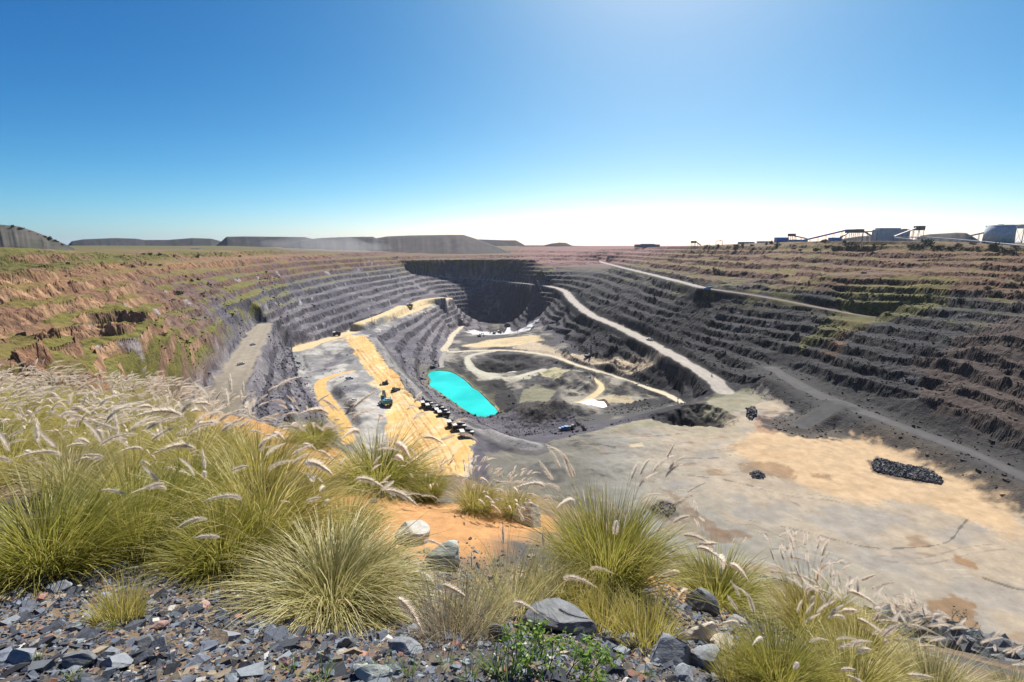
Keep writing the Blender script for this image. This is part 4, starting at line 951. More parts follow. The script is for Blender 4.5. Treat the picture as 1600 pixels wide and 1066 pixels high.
place('up', 668, 782, 60, 'small green tuft right of the round brownish tuft', group=g1)
place('pink', 745, 800, 62, 'pink plumed tuft behind the bare orange sand bank, left of its twin', group=g1)
place('pink', 805, 806, 52, 'pink plumed tuft at the right end of the bare orange sand bank', group=g1)
place('dark', 490, 695, 52, 'small tuft on the orange soil at the upper edge of the grassy slope', group=g1)
place('green', 75, 895, 170, 'big green tuft at the left edge above the shaded slate chips', group=g1)
place('green', 215, 865, 150, 'green tuft with few plumes left of centre on the lower grassy slope', group=g1)
place('green', 350, 890, 130, 'dark green tuft just left of the large weeping tuft', group=g1)
place('olive', 420, 850, 170, 'olive tuft with long plumes directly behind the large weeping tuft', group=g1)
place('olive', 545, 845, 85, 'golden olive tuft behind the right shoulder of the large weeping tuft', group=g1)
place('short', 190, 970, 70, 'slender clump of short grass standing alone in the slate chips', group=g1)
place('up', 1215, 1085, 125, 'light green tuft with tall pale plumes at the lower right', group=g1)
place('pink', 1270, 1000, 110, 'pinkish plumed tuft on the rim at lower right', group=g1)
place('pink', 1345, 1040, 95, 'pinkish plumed tuft beside the dark rock ledge', group=g1)
place('olive2', 1330, 1110, 120, 'olive tuft with bent plumes at the bottom edge, right', group=g1)
place('straw', 1460, 1105, 95, 'straw coloured tuft in front of the dark rock ledge', group=g1)
place('straw', 1590, 1110, 60, 'pale tuft cut by the bottom right corner', group=g1)
place('thin', 800, 960, 125, 'thin yellowish grass clump left of the dense green tuft', group=g1)
place('thin', 860, 935, 90, 'thin yellow grass clump touching the dense green tuft on its left', group=g1)
place('brown', 705, 1000, 110, 'sparse brown dry grass clump right of the large weeping tuft', group=g1)
place('thin', 745, 985, 105, 'thin pale grass clump between brown grass and dark slate boulder', group=g1)
place('short', 945, 985, 80, 'short yellow green grass below the dense green tuft', group=g1)
place('short', 1010, 1005, 90, 'short bright clump beside the grey slate boulder', group=g1)
place('short', 905, 950, 70, 'short grass clump behind the big dark slate boulder', group=g1)
place('short', 1165, 1075, 85, 'soft green grass leaning over the slate boulders at lower right', group=g1)
for i, (px, py, h_) in enumerate([(505,1062,50),(455,1050,34),(600,1058,48),(700,1045,40),(770,1050,60),(790,1062,70),(735,1062,42),(120,1062,34),(60,1030,26),(175,985,28),(640,1055,46),(1010,1062,30)]):
    place('sprig', px, py, h_, 'fresh green grass sprig between the slate chips', 'grass sprig', 'green sprigs in the slate chips')
# the dense stand on the left slope
gm_ = 'fountain grass in the dense windblown stand on the left slope'
cells = []
for yy in np.arange(4.4, 14.2, .86):
    for xx in np.arange(-15.5, -1.2, .9):
        x = xx + rng.uniform(-.22, .22); y = yy + rng.uniform(-.22, .22); z = ground_z(x, y)
        fz = CP * z + SP * y; fd = CP * y - SP * z; px = 800 + F_PX * x / fd; py = 533 - F_PX * fz / fd
        edge = np.interp(py, [600, 640, 680, 720, 760, 800, 860, 900], [262, 285, 325, 430, 480, 480, 380, 300])
        if px < -220 or px > edge - 6 or y > lip_y(x / y) - .15: continue
        if 360 < px < 500 and 640 < py < 700: continue
        cells.append((px, py, x, y, z))
rng.shuffle(cells)
for px, py, x, y, z in cells[:150]:
    k = rng.choice(['straw', 'straw', 'olive2', 'olive2', 'olive', 'pink'] if py < 720 else ['olive', 'olive2', 'olive', 'straw', 'green'])
    place(k, 0, 0, 0, 'windblown fountain grass tuft in the dense stand on the left slope', 'grass tuft', gm_, (x, y, z), sc=rng.uniform(.72, 1.22))

# ------------------------------------------------------------------ foreground stones
def stone_material(name, c1, c2, sc=14):
    def b(t, o):
        g = N(t, 'ShaderNodeTexCoord'); nz = N(t, 'ShaderNodeTexNoise', Scale=sc, Detail=8.0, Roughness=.7); t.links.new(g.outputs['Object'], nz.inputs['Vector'])
        mp = N(t, 'ShaderNodeMapping'); mp.inputs['Scale'].default_value = (3, 3, 40); t.links.new(g.outputs['Object'], mp.inputs[0]); n2 = N(t, 'ShaderNodeTexNoise', Scale=1.2, Detail=4.0); t.links.new(mp.outputs[0], n2.inputs['Vector'])
        mx = N(t, 'ShaderNodeMixRGB'); mx.inputs[1].default_value = (*c1, 1); mx.inputs[2].default_value = (*c2, 1)
        mr = N(t, 'ShaderNodeMapRange', From__Min=.38, From__Max=.66); t.links.new(nz.outputs[0], mr.inputs[0]); t.links.new(mr.outputs[0], mx.inputs[0])
        ad = N(t, 'ShaderNodeMath', _operation='ADD'); t.links.new(nz.outputs[0], ad.inputs[0]); t.links.new(n2.outputs[0], ad.inputs[1])
        bp = N(t, 'ShaderNodeBump', Strength=.7, Distance=.012); t.links.new(ad.outputs[0], bp.inputs['Height'])
        p = N(t, 'ShaderNodeBsdfPrincipled', Roughness=.75); t.links.new(mx.outputs[0], p.inputs['Base Color']); t.links.new(bp.outputs[0], p.inputs['Normal']); t.links.new(p.outputs[0], o.inputs[0])
    return mat(name, b)
ST = {'slate': stone_material('slate', (.15,.165,.18), (.27,.285,.3)), 'dark': stone_material('dark_slate', (.085,.09,.095), (.17,.175,.18)), 'pale': stone_material('pale_stone', (.34,.32,.28), (.48,.45,.4)),
      'tan': stone_material('tan_stone', (.42,.35,.25), (.58,.5,.4)), 'pink': stone_material('reddish_stone', (.3,.17,.13), (.42,.28,.23)), 'green': stone_material('grey_green_stone', (.26,.29,.25), (.42,.44,.4))}
def rock(name, px, py, wpx, hpx, m, label, seed, flat=1.0, sub=3, rz=None, sink=.25, far=None):
    """an angular boulder: a cube-sphere cut by random planes, chipped by noise"""
    x, y, z = far or hit(px, py); fwd = CP * y - SP * z; W_ = wpx * fwd / F_PX / 2; H_ = hpx * fwd / F_PX / 2
    r_ = random.Random(seed); bm = bmesh.new(); bmesh.ops.create_icosphere(bm, subdivisions=sub + 1, radius=1.0)
    cuts = [(Vector((r_.gauss(0, 1), r_.gauss(0, 1), r_.gauss(0, .8))).normalized(), r_.uniform(.45, .8)) for _ in range(11)]
    for v in bm.verts:
        p = v.co.copy()
        for n_, d_ in cuts:
            q = p.dot(n_)
            if q > d_: p -= n_ * (q - d_) * .97
        nz = float(fbm(np.array([p.x * 2.2 + seed]), np.array([p.y * 2.2 + p.z * 1.7]), seed % 50, 3)[0])
        p *= 1 + .07 * nz
        v.co = Vector((p.x * W_ * 1.25, p.y * W_ * 1.0 * flat, p.z * H_ * 1.35))
    me = bpy.data.meshes.new(name); bm.to_mesh(me); bm.free(); me.materials.append(m)
    o = bpy.data.objects.new(name, me); COL.objects.link(o); o.location = (x, y, z + H_ * (1 - 2 * sink)); o.rotation_euler = (r_.uniform(-.25, .25), r_.uniform(-.2, .2), r_.uniform(-.6, .6) if rz is None else rz)
    return tag(o, label, 'rock')
for i, q in enumerate([
 ('boulder',640,845,52,42,'pale','pale grey weathered boulder at the left end of the orange sand bank',1),
 ('boulder',875,982,92,46,'dark','big dark slate boulder with a bright right face, behind the leafy green weed',1),
 ('boulder',1048,1034,84,40,'slate','grey slate boulder with a smooth sunlit top at lower right',1),
 ('boulder',1102,1042,66,36,'slate','lower grey slate boulder touching the right of the smooth topped one',1),
 ('boulder',1092,956,48,40,'dark','dark slate boulder standing below the round plumed tuft on the right',.9),
 ('boulder',916,878,46,40,'pale','pale ridged rock half hidden at the foot of the dense green tuft',.8),
 ('boulder',657,930,48,44,'pale','flat pale slab standing between the weeping tuft and dry brown grass',.5),
 ('boulder',700,885,62,44,'green','grey green rock with white streaks under the edge of the orange sand bank',.9),
 ('boulder',826,818,50,34,'tan','whitish tan rock at the right end of the orange sand bank',.9),
 ('boulder',1098,1003,62,36,'tan','crumbly cream coloured rock just above the two grey slate boulders',.9),
 ('boulder',1125,1012,36,26,'tan','smaller cream rock right of the crumbly cream rock',.9),
 ('slab',118,1040,60,24,'dark','long dark slate slab lying at the bottom left',.6),
 ('slab',178,1042,50,22,'slate','bluish flat slate slab right of the long dark slab',.9),
 ('slab',92,925,42,14,'slate','thin slate slab on the shaded chips below the left green tuft',.7),
 ('slab',38,1030,54,22,'slate','grey slate slab in the bottom left corner area',.8),
 ('slab',585,1060,62,30,'green','flat grey green slab cut by the bottom edge left of centre',.9),
 ('slab',640,1020,66,20,'slate','long slate slab under the dry brown grass',.6),
 ('slab',775,1005,28,34,'dark','upright dark slate piece between dry grass and leafy weed',.5),
 ('slab',545,1010,30,22,'dark','small dark slate block below the weeping tuft',.9),
 ('stone',316,953,24,16,'pink','reddish stone among grey chips left of the weeping tuft',.9),
 ('stone',246,985,30,14,'pink','long pinkish stone on the grey chips at lower left',.6),
 ('stone',448,1038,22,16,'pink','small red brown stone below the weeping tuft',.9),
 ('stone',572,1050,18,12,'tan','small white stone beside the flat grey green slab',.9),
 ('slab',985,1012,40,24,'slate','slate block left of the smooth topped slate boulder',.8),
 ('slab',352,1000,40,18,'slate','tilted grey slate slab right of the reddish stone',.7),
 ('slab',225,1010,34,16,'dark','dark flat slate piece between the pinkish stone and bluish slab',.8),
 ('slab',1150,975,30,18,'slate','slate block at the foot of the plumed tuft on the right',.9),
 ('slab',1070,1060,34,20,'slate','small slate block cut by the bottom edge below the slate boulders',.9)]):
    rock(q[0], q[1], q[2], q[3], q[4], ST[q[5]], q[6], 30 + i, q[7])
for i, (px, py, w_) in enumerate([(592,778,16),(603,774,12),(613,780,15),(622,775,14),(631,781,16),(641,778,12),(585,785,12),(650,782,14)]):
    tag(rock('stone', px, py, w_, w_ * .8, ST['dark' if i % 2 else 'slate'], '', 80 + i, .9, 2), 'dark stone in the short line of stones above the orange sand bank', 'rock', 'line of dark stones above the sand bank')
# loose slate chips (uncountable)
def gravel():
    r_ = np.random.RandomState(5); n_ = 98000
    yy = r_.uniform(1.05, 4.6, n_) ** 1.0; xx = r_.uniform(-1.6, .95, n_) * (yy * 1.05 + .5)
    sz = np.exp(r_.normal(math.log(.0058), .62, n_)).clip(.003, .045)
    fz = None; z = near_h(xx, yy); fd = CP * yy - SP * z; px = 800 + F_PX * xx / fd; py = 533 - F_PX * (CP * z + SP * yy) / fd
    up = np.interp(px, [-600, 0, 180, 400, 560, 700, 850, 1000, 1100, 1200, 1400], [880, 880, 860, 905, 890, 880, 880, 900, 930, 960, 1060])
    keep = (py > up + r_.normal(0, 18, n_)) & (px < 1330) & (r_.uniform(0, 1, n_) < np.where(px > 560, .75, 1.0)); xx, yy, z, sz = xx[keep], yy[keep], z[keep], sz[keep]; n_ = len(xx)
    base = np.array([(-1,-1,-1),(1,-1,-1),(1,1,-1),(-1,1,-1),(-1,-1,1),(1,-1,1),(1,1,1),(-1,1,1)], float)
    P = base[None] * (1 + r_.uniform(-.5, .25, (n_, 8, 3))); P[:, 4:, :2] *= r_.uniform(.5, 1, (n_, 1, 1))
    P *= np.stack([sz * r_.uniform(.9, 1.7, n_), sz * r_.uniform(.6, 1.1, n_), sz * r_.uniform(.2, .55, n_)], 1)[:, None]
    a = r_.normal(0, .35, n_); b_ = r_.normal(0, .3, n_); c = r_.uniform(0, 6.28, n_)
    ca, sa, cb, sb, cc, sc = np.cos(a), np.sin(a), np.cos(b_), np.sin(b_), np.cos(c), np.sin(c)
    x1, y1, z1 = P[..., 0], P[..., 1] * ca[:, None] - P[..., 2] * sa[:, None], P[..., 1] * sa[:, None] + P[..., 2] * ca[:, None]
    x2, z2 = x1 * cb[:, None] + z1 * sb[:, None], -x1 * sb[:, None] + z1 * cb[:, None]
    x3, y3 = x2 * cc[:, None] - y1 * sc[:, None], x2 * sc[:, None] + y1 * cc[:, None]
    Vv = np.stack([x3 + xx[:, None], y3 + yy[:, None], z2 + z[:, None] + sz[:, None] * .2], -1).reshape(-1, 3)
    q = np.array([(3,2,1,0),(4,5,6,7),(0,1,5,4),(1,2,6,5),(2,3,7,6),(3,0,4,7)]); Q = (np.arange(n_)[:, None, None] * 8 + q[None]).reshape(-1)
    cols = np.array([lin(118,124,134,.8), lin(96,100,108,.7), lin(140,146,150,.85), lin(74,76,82,.6), lin(166,150,128,.8), lin(168,128,110,.75), lin(212,206,196,.8), lin(126,118,104,.7)])
    ci = r_.choice(8, n_, p=[.3, .22, .14, .13, .08, .04, .03, .06]); cv = cols[ci] * r_.uniform(.55, 1.1, (n_, 1)); cv = np.repeat(cv, 8, 0)
    me = bpy.data.meshes.new('gravel'); me.vertices.add(len(Vv)); me.vertices.foreach_set('co', Vv.astype(np.float32).ravel())
    me.loops.add(len(Q)); me.loops.foreach_set('vertex_index', Q.astype(np.int32)); me.polygons.add(len(Q) // 4); me.polygons.foreach_set('loop_start', np.arange(0, len(Q), 4, dtype=np.int32)); me.update(calc_edges=True)
    at_ = me.attributes.new('soil', 'FLOAT_COLOR', 'POINT'); me.polygons.foreach_set('use_smooth', np.zeros(len(Q) // 4, bool)); at_.data.foreach_set('color', np.concatenate([cv, np.ones((len(cv), 1))], 1).astype(np.float32).ravel())
    me.materials.append(M_chip); o = bpy.data.objects.new('gravel', me); COL.objects.link(o); tag(o, 'loose grey slate chips strewn over the lower left foreground', 'gravel', kind='stuff')
M_chip = ground_material('slate_chips', 60, 160, .5, .004)
gravel()
# dark rock ledge at lower right, twiggy shrubs on it
def ledge():
    r_ = random.Random(3); pts_ = [aty(*p) for p in [(1375,985,5.4),(1430,984,5.5),(1480,992,5.6),(1530,1010,5.7),(1580,1026,5.9),(1660,1035,6.1),(1760,1050,6.4)]]
    L = smooth_line(pts_, 10); V_ = []; F_ = []; k = 0; n_c = 22
    for i, p in enumerate(L):
        for j in range(n_c):
            t = 2 * math.pi * j / n_c; rx_, rz_ = .4, .34
            nn = 1 + .5 * float(fbm(np.array([i * .23]), np.array([j * .5 + 3]), 7, 4)[0]); e_ = min(1, i / 4, (len(L) - 1 - i) / 4 + .05)
            V_.append((p[0] - math.cos(t) * rx_ * .3 * nn, p[1] + math.cos(t) * rx_ * nn * e_, p[2] - .24 + math.sin(t) * rz_ * nn * e_ + .05 * round(2 * math.sin(i * 1.3 + j))))
    for i in range(len(L) - 1):
        for j in range(n_c): F_.append((i * n_c + j, i * n_c + (j + 1) % n_c, (i + 1) * n_c + (j + 1) % n_c, (i + 1) * n_c + j))
    me = bpy.data.meshes.new('rock_ledge'); me.from_pydata(V_, [], F_); me.materials.append(ST['dark']); o = bpy.data.objects.new('rock_ledge', me); COL.objects.link(o)
    tag(o, 'long dark slate ledge on the rim at the lower right corner', 'rock ledge')
ledge()
def leaf_mesh(mb_pts, n_, size, r_, spread):
    V_ = []; F_ = []
    for i in range(n_):
        p = Vector(r_.choice(mb_pts)) + Vector((r_.gauss(0, spread), r_.gauss(0, spread), r_.gauss(0, spread)))
        a = Vector((r_.gauss(0, 1), r_.gauss(0, 1), r_.gauss(0, 1))).normalized(); b = a.cross(Vector((r_.gauss(0, 1), r_.gauss(0, 1), r_.gauss(0, 1)))).normalized(); s_ = size * r_.uniform(.6, 1.3); k = len(V_)
        V_ += [p - a * s_, p + b * s_ * .5, p + a * s_, p - b * s_ * .5]; F_.append((k, k + 1, k + 2, k + 3))
    return V_, F_
M_leaf = paint('shrub_leaves', (.10,.13,.05), .7, vary=.4, scale=3); M_bush = paint('bush_leaves', (.05,.07,.028), .8, vary=.4, scale=.6); M_bush2 = paint('pale_bush_leaves', (.11,.13,.05), .8, vary=.4, scale=.6); M_twig = paint('twigs', (.1,.08,.06), .9)
def shrub(px, py, hpx, label, seed, leaves=160, Y=None, cat='shrub', name='shrub', lm=None, ls=1.0):
    x, y, z = aty(px, py, Y) if Y else hit(px, py); fwd = CP * y - SP * z; H = hpx * fwd / F_PX; r_ = random.Random(seed); e = empty(name, (x, y, z)); k = MB(); tips = []
    def grow(p, d, L, r, lev):
        q = p + d * L; k.tube(p, q, r, r * .65, 5, cap=False)
        if lev == 0: tips.append(tuple(q)); return
        tips.append(tuple(q))
        for _ in range(r_.choice([2, 2, 3])):
            dd = (d + Vector((r_.gauss(0, .5), r_.gauss(0, .5), r_.gauss(.1, .3)))).normalized(); grow(q, dd, L * r_.uniform(.55, .8), r * .65, lev - 1)
    for _ in range(5): grow(Vector((r_.gauss(0, H * .05), r_.gauss(0, H * .05), -.02)), Vector((r_.gauss(0, .6), r_.gauss(0, .4), 1)).normalized(), H * .38, H * .014, 3)
    k.build('branches', M_twig, e)
    if leaves:
        V_, F_ = leaf_mesh(tips, leaves, H * .032 * ls, r_, H * .03 * ls); me = bpy.data.meshes.new('leaves'); me.from_pydata([tuple(v) for v in V_], [], F_); me.materials.append(lm or M_leaf); o = bpy.data.objects.new('leaves', me); COL.objects.link(o); o.parent = e
    return tag(e, label, cat)
shrub(1428, 992, 48, 'twiggy small leaved shrub on the left end of the dark rock ledge', 1, Y=5.5); shrub(1490, 1000, 52, 'twiggy small leaved shrub right of its twin on the dark rock ledge', 2, Y=5.6)
shrub(1560, 1028, 34, 'low sparse shrub on the right part of the dark rock ledge', 3, 90, Y=5.8)
shrub(30, 585, 36, 'bare dead branch sticking up behind the grass at the left edge', 5, 0, Y=14, cat='dead branch', name='dead_branch')
M_herb = blade_material('herb_leaves', (.22,.34,.06), (.34,.46,.1), (.4,.42,.14))
for px, py, h_, lb, sd in ((868,1062,95,'leafy green weed in front of the big dark slate boulder',21),(815,1045,80,'leafy green weed left of the one before the dark slate boulder',22),(918,1058,70,'small leafy weed right of the bigger leafy weed',23)):
    shrub(px, py, h_, lb, sd, 420, cat='weed', name='green_weed', lm=M_herb, ls=1.5)
# short length of blue line lying in the chips
k = MB(); P = [hit(px, py) for px, py in ((8,910),(25,909),(45,908),(62,908),(80,905))]
for a, b in zip(P[:-1], P[1:]): k.tube((a[0], a[1], a[2] + .02), (b[0], b[1], b[2] + .02), .008, .008, 6)
tag(k.build('blue_rope', paint('blue_plastic', (.02,.12,.4), .4)), 'blue rope lying on the shaded chips at the left edge', 'rope')

# ------------------------------------------------------------------ bushes on the rim and benches
def bush_proto(seed, m):
    r_ = random.Random(seed); cl = [(r_.gauss(0, .38), r_.gauss(0, .38), abs(r_.gauss(.4, .2))) for _ in range(12)]
    V_, F_ = leaf_mesh(cl, 520, .12, r_, .15); V_ = [Vector((v.x, v.y, max(v.z, -.1))) for v in V_]
    k = MB()
    for c in cl[:5]: k.tube((0, 0, -.1), c, .05, .02, 5, cap=False)
    e = empty('bush', (0, 0, 0)); k.build('stems', M_twig, e)
    me = bpy.data.meshes.new('foliage'); me.from_pydata([tuple(v) for v in V_], [], F_); me.materials.append(m); o = bpy.data.objects.new('foliage', me); COL.objects.link(o); o.parent = e; return e
BP = [bush_proto(i, M_bush if i < 3 else M_bush2) for i in range(5)]; children_index(); bused = set()
def bush(px, py, wpx, label, group=None, kind=None, tall=1.0, Y=None):
    if Y: x, y, _ = aty(px, py, Y); z = aty(px, py, Y)[2]
    else: x, y, z = hit(px, py, 100, 2600)
    fwd = CP * y - SP * z; i = rng.randrange(3) if kind is None else kind
    if i in bused: o = copy_tree(BP[i])
    else: o = BP[i]; bused.add(i)
    r = wpx * fwd / F_PX / 1.7; o.location = (x, y, z - .05 * r); o.scale = (r, r, r * .9 * tall); o.rotation_euler = (0, 0, rng.uniform(0, 6)); return tag(o, label, 'bush', group)
for px, py, w_, lb in [(1430,388,17,'large dark bush below the left end of the overland conveyor'),(1447,384,20,'widest dark bush below the overland conveyor on the right crest'),(1466,390,13,'dark bush right of the widest dark bush on the right crest'),(1552,391,17,'big round bush on the grey bank below the right part of the overland conveyor'),(1576,395,14,'round bush right of the big round bush on the grey bank'),(1574,372,18,'dark rounded tree standing in front of the silo'),(1277,392,11,'single dark bush on the bank below the blue conveyor'),(1303,392,11,'dark bush on the bank below the low blue shed'),(277,461,13,'single dark bush on the red benches at the left')]:
    bush(px, py, w_, lb, tall=1.2)
for px, py, w_ in [(1240,386,9),(1241,390,8),(1250,392,6),(1341,386,9),(1483,392,12),(1497,386,10),(1526,388,8),(1530,394,7),(1215,384,9),(1205,381,9),(1197,383,7),(1175,385,8),(1160,386,7),(1150,387,7),(1122,385,6),(1105,385,6),(1590,380,18),(1585,388,10),(1560,378,10),(1540,380,9),(1520,382,8),(1380,384,7),(1365,386,6),(1325,388,7),(1320,384,6),(1290,388,6)]:
    bush(px, py, w_, 'small dark bush scattered along the right crest below the plant', 'bushes along the right crest')
for px, py, w_ in [(1590,440,10),(1580,450,11),(1588,460,12),(1543,452,9),(1560,462,9),(1350,428,8),(1115,424,8),(1122,428,9),(1130,430,9),(1140,432,7),(1405,468,9),(1350,466,10),(1330,470,9),(1320,466,8),(1390,470,8),(1450,470,12),(1470,476,12),(1500,474,12),(1310,474,8),(1520,480,9),(1420,476,9)]:
    bush(px, py, w_, 'green bush growing on a bench of the right pit wall', 'bushes on the right benches', rng.choice([1, 2, 3, 4]))
for px, py, w_ in [(300,440,8),(310,438,8),(326,445,5),(318,465,6),(270,470,6),(235,416,5),(250,415,6),(224,398,6),(236,398,6),(250,399,7),(272,402,6),(310,400,6),(205,487,5),(375,402,5),(190,415,5)]:
    bush(px, py, w_, 'green bush on the left benches above the grey rock', 'bushes on the left benches', rng.choice([1, 3, 4]))
for px, py in [(20,352),(34,356),(46,361),(58,366),(70,370),(78,372),(86,377),(96,381),(12,362),(28,368),(48,372)]:
    o = bush(px, py + 2, rng.uniform(6, 9), 'dark bush on the slope of the dump hill at the left edge', 'bushes on the left dump hill', Y=636)

# ------------------------------------------------------------------ machines in the pit
def wheel(e, p, r, w_, name='wheel'):
    t = MB().tube((0, -w_ / 2, 0), (0, w_ / 2, 0), r, r, 18).build(name, P_tyre, e); t.location = p
    h = MB().tube((0, -w_ / 2 - .03, 0), (0, w_ / 2 + .03, 0), r * .5, r * .5, 12).build('rim', P_yellow, t); return t
def haul_truck(c=None):
    c = c or P_black; e = empty('haul_truck', (0, 0, 0))          # front towards +X, about 12 m long
    k = MB(); k.box((-.3, 0, 1.9), (10.2, 2.6, .9)); k.bar((4.4, -2.6, 1.6), (4.4, 2.6, 1.6), .8, .8); k.bar((-3.2, -2.6, 1.6), (-3.2, 2.6, 1.6), .8, .8); k.build('chassis', P_black, e)
    b = MB()                                                     # open rock body with a sloping floor and a canopy over the cab
    b.hexa([(-6.2,-3.2,3.5),(2.6,-3.0,2.6),(2.6,3.0,2.6),(-6.2,3.2,3.5),(-6.4,-3.2,3.8),(2.6,-3.0,2.95),(2.6,3.0,2.95),(-6.4,3.2,3.8)])
    for sy in (-1, 1): b.hexa([(-6.3,sy*3.2-.12,3.6),(2.7,sy*3.1-.12,2.8),(2.7,sy*3.1+.12,2.8),(-6.3,sy*3.2+.12,3.6),(-6.0,sy*3.6-.12,4.7),(3.0,sy*3.5-.12,6.0),(3.0,sy*3.5+.12,6.0),(-6.0,sy*3.6+.12,4.7)])
    b.hexa([(2.5,-3.1,2.7),(2.8,-3.1,2.7),(2.8,3.1,2.7),(2.5,3.1,2.7),(2.9,-3.5,6.0),(3.2,-3.5,6.0),(3.2,3.5,6.0),(2.9,3.5,6.0)])
    b.build('dump_body', c, e)
    MB().box((4.6, 0, 6.15), (3.9, 7.2, .3)).build('canopy', P_white, e)
    MB().hexa([(-6.2,-3.0,3.85),(-3.3,-2.9,3.55),(-3.3,2.9,3.55),(-6.2,3.0,3.85),(-6.2,-3.0,3.97),(-3.3,-2.9,3.67),(-3.3,2.9,3.67),(-6.2,3.0,3.97)]).build('sunlit_bed_floor', P_white, e)  # white slab over the rear bed floor, standing in for sunlight on it
    q = MB(); q.box((5.0, 0, 3.0), (2.2, 3.0, 2.2)); q.box((4.9, 0, 4.15), (2.6, 7.0, .2)); q.build('engine_hood', c, e)
    cb = MB().box((4.6, 2.2, 5.1), (1.9, 1.9, 1.7)).build('cab', c, e); MB().box((5.56, 2.2, 5.3), (.06, 1.6, .9)).build('windscreen', P_glass, cb)
    q = MB()
    for sy in (-2.6, -1.6): q.bar((6.15, sy, 4.1), (6.5, sy, 1.2), .1)
    for t in range(6): q.bar((6.2 + t * .06, -2.6, 3.8 - t * .45), (6.2 + t * .06, -1.6, 3.8 - t * .45), .08)
    q.build('ladder', P_white, e)
    for sy in (-1, 1):
        wheel(e, (4.3, sy * 2.7, 1.5), 1.5, 1.1); wheel(e, (-3.2, sy * 2.2, 1.5), 1.5, 1.0); wheel(e, (-3.2, sy * 3.3, 1.5), 1.5, 1.0)
        MB().box((6.12, sy * 1.1, 2.3), (.1, .5, .4)).build('headlight', P_white, e)
    return e
def pickup(c):
    e = empty('pickup_truck', (0, 0, 0))
    k = MB(); k.box((0, 0, .75), (5.2, 1.85, .7)); k.box((1.9, 0, 1.15), (1.3, 1.8, .25)); k.build('body', c, e)
    cb = MB().box((.4, 0, 1.5), (1.8, 1.75, .85), tx=.75, ty=.9).build('cab', c, e); MB().box((.4, 0, 1.5), (1.5, 1.7, .45)).build('window', P_glass, cb)
    q = MB()
    for sy in (-1, 1): q.box((-1.6, sy * .88, 1.25), (1.9, .08, .4))
    q.box((-2.55, 0, 1.25), (.08, 1.8, .4)); q.build('load_bed', c, e)
    for sx in (-1.6, 1.65):
        for sy in (-.85, .85): wheel(e, (sx, sy, .4), .4, .28)
    return e
def tracks(e, L, w_, g, h):
    for sy in (-1, 1):
        k = MB(); r = h / 2; n_ = 8; pts_ = [(L / 2 - r + r * math.sin(t), r - r * math.cos(t)) for t in [math.pi * i / n_ for i in range(n_ + 1)]] + [(-L / 2 + r - r * math.sin(t), r + r * math.cos(t)) for t in [math.pi * i / n_ for i in range(n_ + 1)]]
        A = [(x, sy * g - w_ / 2, z) for x, z in pts_]; B = [(x, sy * g + w_ / 2, z) for x, z in pts_]
        k.poly(A[::-1]); k.poly(B)
        for i in range(len(A)): j = (i + 1) % len(A); k.poly([A[i], A[j], B[j], B[i]])
        k.build('track', P_black, e)
def excavator(c, big=1.0):
    e = empty('excavator', (0, 0, 0)); tracks(e, 7.5, 1.4, 2.6, 1.8)
    MB().tube((0, 0, 1.3), (0, 0, 2.4), 1.8, 1.8, 16).build('slew_ring', P_black, e)
    k = MB(); k.box((-1.2, 0, 3.7), (7.2, 6.6, 2.5)); k.box((-4.9, 0, 3.3), (1.0, 6.2, 1.9)); k.build('house', c, e, bevel=.15)
    MB().box((1.6, 2.2, 6.0), (2.4, 2.0, 2.3), tx=.85).build('cab', c, e)
    for sy in (-1.6, .1): MB().box((-2.3, sy, 5.3), (2.0, 1.4, .8)).build('roof_unit', P_white, e)
    for sy in (-2.6,): MB().tube((-1.2, sy, 5), (-1.2, sy, 6.4), .25, .25, 8).build('exhaust', P_black, e)
    b = MB(); b.bar((2.2, -.4, 3.9), (6.6, -.4, 8.4), 1.0, 1.4); b.bar((6.6, -.4, 8.4), (10.6, -.4, 7.6), .95, 1.1); b.build('boom', P_dsteel, e)
    s_ = MB(); s_.bar((10.6, -.4, 8.0), (11.8, -.4, 3.0), .8, .9); s_.build('stick', P_dsteel, e)
    q = MB(); q.hexa([(10.2,-1.7,.2),(13.0,-1.7,.6),(13.0,.9,.6),(10.2,.9,.2),(10.0,-1.7,2.6),(12.4,-1.7,3.2),(12.4,.9,3.2),(10.0,.9,2.6)])
    for i in range(5): q.bar((10.2, -1.55 + i * .55, .3), (9.5, -1.55 + i * .55, .2), .18)
    q.build('bucket', P_dsteel, e)
    for sy in (-1, .2): MB().tube((2.4, sy - .05, 3.4), (6.2, sy - .05, 7.2), .18, .14, 8).build('ram', P_roof, e)
    return e
def dozer(c):
    e = empty('bulldozer', (0, 0, 0)); tracks(e, 4.4, .7, 1.3, 1.4)
    MB().box((.6, 0, 1.7), (2.8, 1.5, 1.2)).build('engine_hood', c, e, bevel=.08); cb = MB().box((-1.1, 0, 2.4), (1.5, 1.6, 1.7), tx=.9).build('cab', c, e); MB().box((-1.1, 0, 2.6), (1.56, 1.3, .8)).build('window', P_glass, cb)
    b = MB(); b.hexa([(2.9,-2.2,.1),(3.2,-2.2,.1),(3.2,2.2,.1),(2.9,2.2,.1),(3.1,-2.2,1.5),(3.5,-2.2,1.6),(3.5,2.2,1.6),(3.1,2.2,1.5)]); b.build('blade', P_dsteel, e)
    k = MB()
    for sy in (-1.7, 1.7): k.bar((0, sy, .7), (3.0, sy, .6), .25)
    k.build('push_arm', P_dsteel, e); MB().bar((-2.2, 0, 1.2), (-3.0, 0, .1), .3).build('ripper', P_dsteel, e); return e
